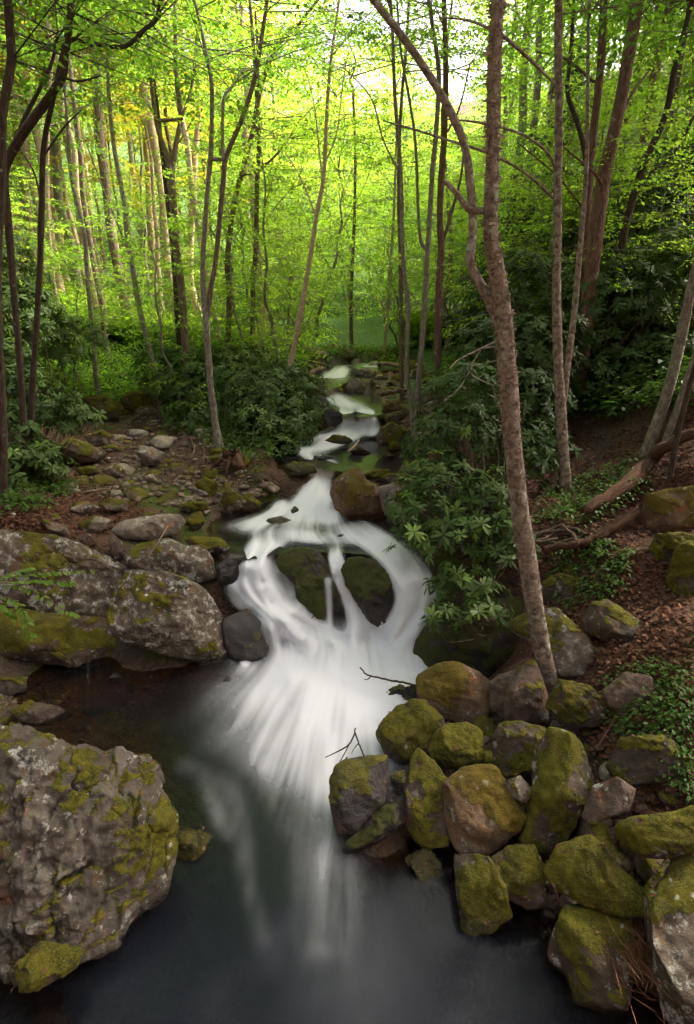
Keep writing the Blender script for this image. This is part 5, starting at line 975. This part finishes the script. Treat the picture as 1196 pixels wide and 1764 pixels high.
def whorl_mass(P, N, S, r):
    Fm = frames(N, r); Vs, Q4, Q3, ra = [], [], [], []; k = 0
    for w_ in range(5):
        idx = np.arange(w_, len(P), 5)
        if not len(idx): continue
        V0, Q, r0 = WH[w_]; V = np.einsum('nij,kj->nki', Fm[idx], V0)*S[idx][:, None, None]+P[idx][:, None]; m = len(V0); o = (np.arange(len(idx))*m+k)[:, None, None]
        Vs.append(V.reshape(-1, 3)); Q4.append((Q[0][None]+o).reshape(-1, 4)); Q3.append((Q[1][None]+o).reshape(-1, 3)); k += len(idx)*m; ra.append((np.clip(r0[None]*.5+r.uniform(0, .5, (len(idx), 1)), 0, 1)).ravel())
    return np.concatenate(Vs), [np.concatenate(Q4), np.concatenate(Q3)], np.concatenate(ra)
def rhododendron(label, lobes, base, n, seed, single=0, size=1.0, grp=None, stems=26, fresh=.06):
    """lobes: (centre, radii) ellipsoids that the leaf whorls clothe"""
    r = np.random.default_rng(seed); base = np.array(base, float); root = empty('rhododendron', base); P, N = [], []
    vol = np.array([np.prod(b)**(2/3) for a, b in lobes]); cnt = np.maximum((n*vol/vol.sum()).astype(int), 6)
    for (c, b), m in zip(lobes, cnt):
        d = unit(r.normal(size=(m, 3))); d[:, 2] = np.where(d[:, 2] < -.45, -d[:, 2], d[:, 2]); q = np.array(c)+d*np.array(b)*(r.uniform(.55, 1.04, m)**.6)[:, None]; q += .08*r.normal(size=q.shape); P.append(q); N.append(unit(d*[1, 1, .6]+[0, 0, .65]+r.normal(0, .22, d.shape)))
    P, N = np.concatenate(P), np.concatenate(N); ok = P[:, 2] > TZ(P[:, 0], P[:, 1])+.03; P, N = P[ok], N[ok]; S = size*r.uniform(.7, 1.25, len(P))
    order = np.argsort(np.linalg.norm(P-CAMV, axis=1)+r.uniform(0, .6, len(P))); P, N, S = P[order], N[order], S[order]
    for k in range(min(single, len(P))):
        me = WM[int(r.integers(5))*2+(1 if r.uniform() < fresh else 0)]; o = link('leaf_whorl', me, None, root, P[k]-base); o.scale = (S[k],)*3; Rm = frames(N[k:k+1], r)[0]; o.rotation_euler = Matrix(Rm.tolist()).to_euler()
    if len(P) > single:
        V, Q, ra = whorl_mass(P[single:], N[single:], S[single:], r); o = link('foliage', mesh('foliage', V-base, Q, dict(rnd=ra), smooth=False), M['rhodo'], root); o['kind'] = 'stuff'
    tb = []
    for k in r.choice(len(P), min(stems*3, len(P)), replace=False):
        tt = np.linspace(0, 1, 7); s0 = base+np.array([r.normal(0, .12), r.normal(0, .12), -.05]); mid = s0*(1-tt[:, None])+P[k]*tt[:, None]; w_ = np.sin(np.pi*tt)[:, None]; dist = np.linalg.norm(P[k]-s0)
        mid = mid+w_*(np.array([0, 0, -.10])*dist+r.normal(0, .10, 3)*dist)+.03*r.normal(size=mid.shape)*w_; tb.append(tube(mid, (.004+.007*dist**.5)*(1-.75*tt), 5))
    V, Q, uv = join(tb); link('stems', mesh('stems', V-base, Q, None, uv), M['stem'], root); tag(root, label, 'shrub', grp); return root
def lob(px, py, Y, rx, ry, rz): return (PY(px, py, Y), (rx, ry, rz))
def gb(px, py, Y): x = PY(px, py, Y)[0]; return (x, Y, TZ(x, Y)[0])
rhododendron('large rhododendron overhanging the falls and curved channel', [lob(800,690,8.6,.72,.6,.55), lob(790,760,8.2,.80,.6,.55), lob(770,840,7.4,.75,.5,.40), lob(830,870,7.2,.6,.5,.45), lob(720,880,6.9,.42,.35,.28), lob(800,930,6.6,.75,.4,.30), lob(720,930,6.5,.3,.3,.22), lob(800,1000,6.1,.45,.3,.20), lob(870,950,6.4,.4,.35,.4), lob(900,800,8.0,.5,.5,.6)], gb(850,950,7.1), 620, 41, 290, 1.0, fresh=.12)
rhododendron('low rhododendron sprig drooping over the mossy wall', [lob(835,1040,5.6,.28,.2,.10), lob(770,1055,5.7,.25,.2,.10)], gb(880,1010,6.0), 34, 42, 34, .95, stems=8)
rhododendron('dense dark rhododendron thicket on the steep slope', [lob(930,620,10.5,1.0,.8,.9), lob(1060,560,11,1.4,1.0,1.2), lob(1150,520,11,1.2,1.0,1.2), lob(1080,660,10.3,1.2,.7,.6), lob(1150,640,10,.9,.7,.6), lob(900,520,12,1.0,.9,1.0)], gb(1000,680,10.8), 1900, 43, 0, 1.0)
rhododendron('tall dark rhododendron higher up the slope', [lob(1120,420,13.5,1.8,1.2,1.4), lob(1000,470,14,1.4,1.2,1.3), lob(1190,360,14,1.5,1.2,1.5)], gb(1100,520,13.5), 1700, 44, 0, 1.05)
rhododendron('rhododendron behind the birch trunk', [lob(900,700,9.5,.8,.6,.6), lob(920,780,8.9,.6,.5,.5), lob(850,620,10.5,.8,.7,.7)], gb(900,820,9.2), 600, 45, 0, 1.0)
rhododendron('streamside rhododendron around the pale leaning sapling', [lob(470,700,12.0,.75,.6,.55), lob(510,735,11.6,.50,.5,.42), lob(430,680,12.6,.9,.7,.6), lob(440,740,11.4,.7,.5,.42), lob(530,690,12.8,.45,.5,.4), lob(490,660,13.5,.8,.6,.5), lob(480,770,11.0,.4,.35,.25)], gb(460,760,11.8), 820, 46, 120, 1.05)
rhododendron('rhododendron thicket behind the lichened forked tree', [lob(330,660,14,1.2,.8,.7), lob(400,640,14.5,1.1,.8,.7), lob(300,640,15,1.2,.9,.7), lob(340,720,12.5,.7,.5,.4)], gb(350,690,14), 760, 47, 0, 1.15)
rhododendron('shaded rhododendron around the dark twin trunks', [lob(60,700,9.2,.55,.5,.5), lob(110,720,9.0,.45,.4,.35), lob(20,650,9.6,.7,.5,.6), lob(40,800,8.2,.5,.4,.35), lob(10,760,8.4,.6,.5,.5), lob(80,790,8.4,.35,.3,.3)], gb(40,850,8.8), 420, 48, 80, 1.05)
rhododendron('dark rhododendron filling the shady slope behind the twin trunks', [lob(30,560,12.5,1.3,.9,.9), lob(110,600,13,1.2,.8,.7), lob(-20,480,13,1.3,.9,1.0)], gb(60,650,12.8), 620, 49, 0, 1.2)
rhododendron('small rhododendron on the stones below the dark red-brown trunk', [lob(735,780,9.8,.35,.3,.2), lob(765,760,10.2,.4,.3,.25)], gb(755,790,10.0), 60, 50, 0, 1.0, stems=8)

# ------------------------------------------------------------------ logs, stump, twigs
def log(name, label, pts, z, mat, cat='log', sides=14, amp=.22, branches=(), n=24):
    P = catmull(np.array([PZ(a, b, zz) for (a, b, w_), zz in zip(pts, z)]), n); dep = (P-CAMV)@np.array([0, CP, -SP]); r = np.interp(np.linspace(0, 1, n), np.linspace(0, 1, len(pts)), [p[2] for p in pts])/2*dep/FPX
    P = P+.012*rs.normal(size=P.shape)*min(1, r.mean()/.05); g = np.array(P[0]); V, Q, uv = tube(P, r, sides, 0, amp, len(pts)+int(pts[0][0]))
    e = np.array([[0]*3, [0]*3]); nv = len(V); V = np.concatenate([V, [P[0]], [P[-1]]]); uv = np.concatenate([uv, [[0, 0]], [[0, 0]]]); j = np.arange(sides)
    tri = np.concatenate([np.stack([(j+1) % sides, j, np.full(sides, nv)], 1), np.stack([nv-sides+j, nv-sides+(j+1) % sides, np.full(sides, nv+1)], 1)])
    o = link(name, mesh(name, V-g, [Q, tri], None, uv), M[mat], None, g); tag(o, label, cat)
    for bp, bz in branches:
        BPp = catmull(np.array([PZ(a, b, zz) for (a, b, w_), zz in zip(bp, bz)]), 8); dpt = (BPp-CAMV)@np.array([0, CP, -SP]); br = np.interp(np.linspace(0, 1, 8), np.linspace(0, 1, len(bp)), [p[2] for p in bp])/2*dpt/FPX
        V, Q, uv = tube(BPp, br, 6, 0, .05); link('side_branch', mesh('side_branch', V-g, Q, None, uv), M[mat], o)
    return o
log('fallen_log', 'long grey fallen trunk sloping across the shady bank', [(-20,585,11),(75,610,10),(150,630,9),(270,662,6)], [2.75,2.55,2.45,2.25], 'dead', branches=[([(240,655,4),(258,680,4),(268,700,3)], [2.3,2.1,2.0])])
log('fallen_log', 'short dead pole lying under the long fallen trunk', [(65,633,6),(140,636,6),(200,640,4)], [2.4,2.35,2.3], 'dead')
log('fallen_log', 'reddish rotting log lying on the leafy bank', [(938,946,13),(975,940,14),(1011,932,14),(1050,910,14),(1100,880,15)], [1.40,1.48,1.56,1.68,1.85], 'rot')
log('fallen_log', 'splintered log leaning up the slope with pale broken end', [(1005,880,18),(1050,852,23),(1090,826,26),(1120,790,22),(1150,770,20),(1200,745,18)], [1.78,1.92,2.06,2.25,2.45,2.65], 'rot')
log('fallen_log', 'thin bleached pole behind the rhododendron', [(775,926,5),(820,922,6),(865,928,5)], [1.28,1.32,1.30], 'dead')
log('fallen_log', 'mossy log lying across the far bend of the stream', [(512,650,10),(535,643,10),(556,635,9)], [2.42,2.45,2.5], 'dead')
log('fallen_log', 'reddish log on the bank beyond the stream bend', [(545,613,8),(560,604,8),(574,596,7)], [2.72,2.8,2.85], 'rot')
log('driftwood', 'pale driftwood log on stones at the far bend', [(653,628,7),(672,627,7),(690,632,6)], [2.52,2.55,2.52], 'dead')
log('driftwood', 'flat weathered timber on stones above the mossy boulders', [(658,678,8),(680,674,8),(700,672,7)], [2.24,2.26,2.28], 'dead')
log('stick', 'pale broken stick lying on the reddish midstream slab', [(600,778,4),(610,770,4),(619,758,3)], [1.62,1.68,1.76], 'pale_bark', 'stick', 6)
log('twig', 'dark bare twig reaching over the white water', [(718,1182,4),(690,1175,4),(655,1168,3.5),(633,1162,3),(621,1150,2.5)], [.30,.30,.28,.28,.32], 'dark_bark', 'twig', 6, .05, [([(640,1164,2.5),(634,1170,2),(628,1170,1.5)], [.28,.27,.27])])
log('twig', 'dark forked twig standing against the white water above the wet boulder', [(628,1303,3),(620,1285,3),(612,1262,3),(613,1254,2)], [.40,.45,.5,.52], 'dark_bark', 'twig', 6, .05, [([(612,1262,3),(602,1282,3),(585,1293,2.5),(560,1305,1.5)], [.5,.45,.4,.36]), ([(602,1282,2),(590,1305,2),(578,1325,1.2)], [.45,.4,.34]), ([(618,1280,2),(610,1290,1.5),(606,1298,1)], [.46,.42,.4])])
log('twig', 'reddish bare stick leaning between the leaning slab and leafy plants', [(1025,1290,4),(1045,1262,3),(1060,1235,2)], [.95,1.05,1.15], 'rot', 'twig', 6)
log('twig', 'brown stick propped under the mossy wedge boulder', [(972,1578,7),(962,1550,6),(952,1525,5)], [.18,.35,.5], 'rot', 'twig', 6)
for pts, z_, lab in (([(330,790,3),(335,770,3),(326,752,2)], [1.45,1.55,1.62], 'thin brown stick leaning over stones under the forked tree'), ([(352,795,3),(352,780,3),(350,770,2)], [1.42,1.52,1.58], 'short upright stick near the rotten stump'), ([(127,850,3),(160,846,4),(190,842,3)], [1.42,1.43,1.42], 'bleached root lying on the leaf litter by the side channel'), ([(255,960,2),(275,930,3),(290,905,3)], [1.15,1.28,1.3], 'forked stick stuck among stones behind the bedrock slab')):
    log('stick', lab, pts, z_, 'dead', 'stick', 6, .05)
# rotten stump with splintered top and roots
b0 = PZ(400, 795, 1.52); st = empty('tree_stump', b0); tt = np.linspace(0, 1, 10)
V, Q, uv = tube(b0+np.stack([.02*np.sin(tt*5), 0*tt, tt*.20], 1), .13-.05*tt+.02*np.sin(tt*9), 14, .8, .35, 5); k = np.arange(len(V)) // 14 == 9; V[k, 2] += rs.uniform(-.12, .10, k.sum()); link('stump_wood', mesh('stump_wood', V-b0, Q, None, uv), M['rot'], st)
for k in range(7):
    a = k*.9+rs.uniform(0, .5); q = b0+np.array([math.cos(a), math.sin(a), 0])*np.linspace(.06, .42, 6)[:, None]+np.array([0, 0, 1])*np.array([.14, .09, .04, .0, -.04, -.12])[:, None]; V, Q, uv = tube(q, np.linspace(.045, .012, 6), 6, 0, .2, k); link('root', mesh('root', V-b0, Q, None, uv), M['rot'], st)
tag(st, 'red-brown rotten stump at the foot of the lichened forked tree', 'stump')
# roots exposed on the bank
for k in range(9):
    a = PZ(880+rs.uniform(0, 60), 925+rs.uniform(0, 30), 1.35); bq = PZ(960+rs.uniform(0, 55), 890+rs.uniform(0, 50), 1.55); t = np.linspace(0, 1, 9)[:, None]; q = a*(1-t)+bq*t+np.sin(np.pi*t)*np.array([rs.normal(0, .1), rs.normal(0, .1), rs.uniform(0, .15)])+.015*rs.normal(size=(9, 3)); V, Q, uv = tube(q, np.linspace(.010, .022, 9), 6, 0, .15, k)
    tag(link('root', mesh('root', V-q[0], Q, None, uv), M['stem'], None, q[0]), 'thin bare root tangled on the bank beside the rotting log', 'root', 'tangled bare roots')

# ------------------------------------------------------------------ leafy branch reaching in over the bedrock slab: every leaf its own
r = np.random.default_rng(77); bb = PZ(-30, 1000, 1.5); br = empty('beech_branch', bb); tb = []; lm_ = []
for k in range(5):
    V0, Q0, r0 = leaves(np.zeros((1, 3)), np.array([[1., 0, 0]]), np.array([[0, 0, 1.]]), .075, .036, np.array([r.uniform(0, 1)]), .05, .2, True); me = mesh('leaf', V0, Q0, dict(rnd=r0), smooth=False); me.materials.append(M['leaf']); lm_.append(me)
SPR = [([(-30,1010),(40,990),(95,985),(155,982)], 1.45, 1.30), ([(-30,1010),(30,1010),(70,1025),(110,1050),(130,1058)], 1.42, 1.12), ([(-30,1020),(25,1035),(45,1065),(52,1095)], 1.40, 1.02), ([(0,1005),(40,1000),(80,1000),(125,1004)], 1.50, 1.32), ([(-30,1030),(5,1045),(20,1060)], 1.4, 1.15), ([(-20,1000),(25,985),(50,978)], 1.5, 1.45)]
for pts, z0, z1 in SPR:
    zz = np.linspace(z0, z1, len(pts)); q = catmull(np.array([PZ(a, b, z) for (a, b), z in zip(pts, zz)]), 20); tb.append(tube(q, np.linspace(.006, .0015, 20), 5))
    for k in range(3, 20):
        for s in (-1, 1):
            if r.uniform() < .2: continue
            tg_ = unit(q[k]-q[k-1]); sd_ = unit(np.cross(tg_, [0, 0, 1.]))*s; dx = unit(tg_*.6+sd_*.8+r.normal(0, .15, 3)-np.array([0, 0, .25])); up = unit(np.array([0, -.35, 1.])+r.normal(0, .25, 3)); yv = unit(np.cross(up, dx)); zv = np.cross(dx, yv)
            o = link('leaf', lm_[int(r.integers(5))], None, br, q[k]-bb); o.rotation_euler = Matrix(np.stack([dx, yv, zv], 1).tolist()).to_euler(); o.scale = (r.uniform(.7, 1.15),)*3
V, Q, uv = join(tb); link('twigs', mesh('twigs', V-bb, Q, None, uv), M['stem'], br); tag(br, 'fresh green leafy branch reaching in over the bedrock slab', 'branch')

# ------------------------------------------------------------------ litter, ground plants, understorey sprays
def on_ground(poly, n, r, up=0.0):
    poly = np.array(poly, float); lo, hi = poly.min(0), poly.max(0); out = []
    for _ in range(40):
        q = r.uniform(lo, hi, (n, 2)); q = q[inpoly(q, poly)]; d = ray(q[:, 0], q[:, 1]); t = np.full(len(q), 1.5); done = np.zeros(len(q), bool)
        for s in range(260):
            P = CAMV+d*t[:, None]; below = P[:, 2] < TZ(P[:, 0], P[:, 1])+up; done |= below; t = np.where(done, t, t+.02*(1+t*.35))
            if done.all() or t.max() > 70: break
        P = CAMV+d*t[:, None]; out.append(P[done])
        if sum(len(o) for o in out) >= n: break
    P = np.concatenate(out)[:n]; P[:, 2] = TZ(P[:, 0], P[:, 1]); return P
def scatter_leaves(name, poly, n, size, mat, seed, tilt=.45, lift=.015, label=None, cat='leaf litter'):
    r = np.random.default_rng(seed); P = on_ground(poly, n, r); P = P+np.array([0, 0, lift])+r.normal(0, .01, P.shape); a = r.uniform(0, 6.283, len(P)); D = np.stack([np.cos(a), np.sin(a), r.normal(0, tilt, len(P))], 1); N = np.stack([r.normal(0, tilt, len(P)), r.normal(0, tilt, len(P)), np.ones(len(P))], 1); S = size*r.uniform(.6, 1.3, len(P))
    V, Q, ra = leaves(P, D, N, S, S*.6, r.uniform(0, 1, len(P)), droop=.15); o = link(name, mesh(name, V, Q, dict(rnd=ra), smooth=False), M[mat]); tag(o, label, cat, None, 'stuff')
scatter_leaves('fallen_leaves', [(930,700),(1196,660),(1196,1500),(1080,1400),(1000,1250),(960,1080),(900,1040),(900,920)], 10000, .06, 'litterleaf', 1, label='dry reddish brown leaves covering the steep bank')
scatter_leaves('fallen_leaves', [(0,850),(140,800),(240,850),(260,900),(160,930),(0,930)], 3800, .055, 'litterleaf', 2, label='dry red-brown leaves on the shady bank above the slab')
scatter_leaves('fallen_leaves', [(100,650),(300,640),(480,780),(480,830),(300,830),(180,760)], 2500, .06, 'litterleaf', 3, label='scattered brown leaves among the side channel stones')
scatter_leaves('fallen_leaves', [(650,1190),(960,1190),(1100,1300),(1196,1700),(960,1640),(780,1500)], 1800, .04, 'litterleaf', 4, label='brown leaves caught between the boulders of the pile')
scatter_leaves('fallen_leaves', [(20,1170),(240,1170),(400,1220),(300,1290),(100,1260)], 2200, .035, 'litterleaf', 5, lift=.006, label='orange leaves sunk on the bed of the brown pool')
def cover(name, poly, n, seed, h=.10, size=.045, label=None, mat='cover', per=7):
    r = np.random.default_rng(seed); B0 = on_ground(poly, n, r); m = len(B0); hh = h*r.uniform(.5, 1.4, m); a = r.uniform(0, 6.283, (m, per)); rad = r.uniform(.2, .8, (m, per))*hh[:, None]
    P = B0[:, None]+np.stack([np.cos(a)*rad, np.sin(a)*rad, hh[:, None]*r.uniform(.4, 1, (m, per))], 2); D = np.stack([np.cos(a), np.sin(a), r.normal(-.1, .25, (m, per))], 2); N = np.concatenate([r.normal(0, .3, (m, per, 2)), np.ones((m, per, 1))], 2); S = size*r.uniform(.6, 1.3, m*per)
    V, Q, ra = leaves(P.reshape(-1, 3), D.reshape(-1, 3), N.reshape(-1, 3), S, S*.6, r.uniform(0, 1, m*per), droop=.2); tag(link(name, mesh(name, V, Q, dict(rnd=ra), smooth=False), M[mat]), label, 'ground plants', None, 'stuff')
cover('ground_cover', [(1040,1180),(1120,1150),(1196,1170),(1196,1400),(1110,1330),(1050,1270)], 420, 1, .09, .036, label='low bright green leafy plants on the bank above the mossy boulders')
cover('ground_cover', [(950,960),(1020,930),(1090,960),(1060,1040),(980,1060),(940,1000)], 220, 2, .08, .05, label='green seedlings in the leaf litter near the rotting log')
cover('ground_cover', [(940,850),(1080,800),(1120,850),(1000,920),(930,910)], 200, 3, .16, .06, label='leafy green plants around the splintered log')
cover('ground_cover', [(0,830),(80,800),(130,850),(90,880),(0,890)], 200, 4, .14, .06, label='green leafy plants at the foot of the dark twin trunks')
cover('ground_cover', [(330,690),(470,760),(500,800),(400,800),(340,760)], 240, 5, .2, .07, label='green undergrowth at the foot of the streamside rhododendron')
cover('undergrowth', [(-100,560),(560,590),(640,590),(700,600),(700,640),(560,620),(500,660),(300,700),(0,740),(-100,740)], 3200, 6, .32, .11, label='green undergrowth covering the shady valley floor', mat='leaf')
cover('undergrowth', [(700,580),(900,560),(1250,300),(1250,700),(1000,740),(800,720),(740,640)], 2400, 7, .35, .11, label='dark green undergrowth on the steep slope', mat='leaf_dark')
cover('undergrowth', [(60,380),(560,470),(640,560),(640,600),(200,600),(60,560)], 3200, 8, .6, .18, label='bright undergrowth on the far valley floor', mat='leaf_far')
# pine-needle heap beside the dark slab
r = np.random.default_rng(9); n = 420; c0 = PZ(1105, 1660, .25); P = c0+r.normal(0, 1, (n, 3))*[.09, .16, .03]+[0, 0, .06]; a = r.normal(1.7, .5, n); D = np.stack([np.cos(a), np.sin(a), r.normal(0, .35, n)], 1)
V, Q, ra = leaves(P, D, r.normal(size=(n, 3)), r.uniform(.08, .24, n), .006, r.uniform(0, 1, n)); tag(link('needle_heap', mesh('needle_heap', V, Q, dict(rnd=ra), smooth=False), M['litterleaf']), 'heap of brown pine needles and twigs beside the dark slab', 'needles', None, 'stuff')
# gravel: stones too many and too small to pick apart
def gravel(poly, n, smin, smax, mat, seed, label, sink=.1):
    r = np.random.default_rng(seed); P = on_ground(poly, n, r); base = [ico(1)[0] for _ in range(1)][0]; F0 = ico(1)[1]; Vs, Fs = [], []; k = 0
    for p in P:
        d = facet(base.copy(), r, 4, False); s = smin+(smax-smin)*r.uniform()**2.5; a = r.uniform(0, 6.28); c, sn = math.cos(a), math.sin(a); v = d*np.array([1.1, .8, .55])*r.uniform(.8, 1.2, 3)*s; v = np.stack([v[:, 0]*c-v[:, 1]*sn, v[:, 0]*sn+v[:, 1]*c, v[:, 2]], 1)
        Vs.append(v+p+[0, 0, s*sink]); Fs.append(F0+k); k += len(d)
    V = np.concatenate(Vs); z = np.zeros(len(V)); cr = np.repeat(r.uniform(0, 1, len(P)), len(base)); tag(link('gravel', mesh('gravel', V, np.concatenate(Fs), dict(cellr=cr, crack=z+1, wet=z+.15, mossm=z), smooth=False), M[mat]), label, 'gravel', None, 'stuff')
gravel([(215,690),(330,680),(420,800),(490,850),(400,880),(330,880),(190,860),(110,850),(190,770)], 800, .02, .11, 'brown', 1, 'grey gravel and small stones covering the dry side channel')
gravel([(640,640),(760,640),(770,760),(745,830),(690,840),(700,800),(650,760),(660,700)], 400, .02, .10, 'brown', 2, 'brown gravel along the bank of the upper stream')
gravel([(710,1430),(785,1440),(800,1540),(740,1560)], 160, .01, .04, 'brown', 3, 'brown pebbles on the little gravel patch at the pool edge')
gravel([(0,1165),(420,1165),(400,1300),(240,1330),(0,1270)], 600, .008, .05, 'brown', 4, 'brown gravel on the shallow bed of the pool')
gravel([(650,1190),(960,1190),(1100,1300),(1196,1700),(960,1640),(780,1500)], 500, .02, .09, 'brown', 5, 'small rubble between the boulders of the pile')
cover('undergrowth', [(540,330),(760,330),(760,600),(640,592),(540,596)], 2600, 9, .9, .26, label='bright leafy undergrowth at the head of the valley', mat='leaf_far')
# leaves and bits caught on the boulders
r = np.random.default_rng(15); P = np.concatenate([a for a, b in DEBRIS]); N = np.concatenate([b for a, b in DEBRIS]); a = r.normal(size=P.shape); D = unit(np.cross(N, a)); S = r.uniform(.015, .05, len(P))
V, Q, ra = leaves(P+N*.012, D+N*r.uniform(-.1, .3, (len(P), 1)), N+r.normal(0, .3, P.shape), S, S*r.uniform(.25, .65, len(P)), r.uniform(0, 1, len(P)), droop=.2)
tag(link('fallen_leaves', mesh('fallen_leaves', V, Q, dict(rnd=ra), smooth=False), M['litterleaf']), 'dead leaves and bits caught on top of the boulders', 'leaf litter', None, 'stuff')
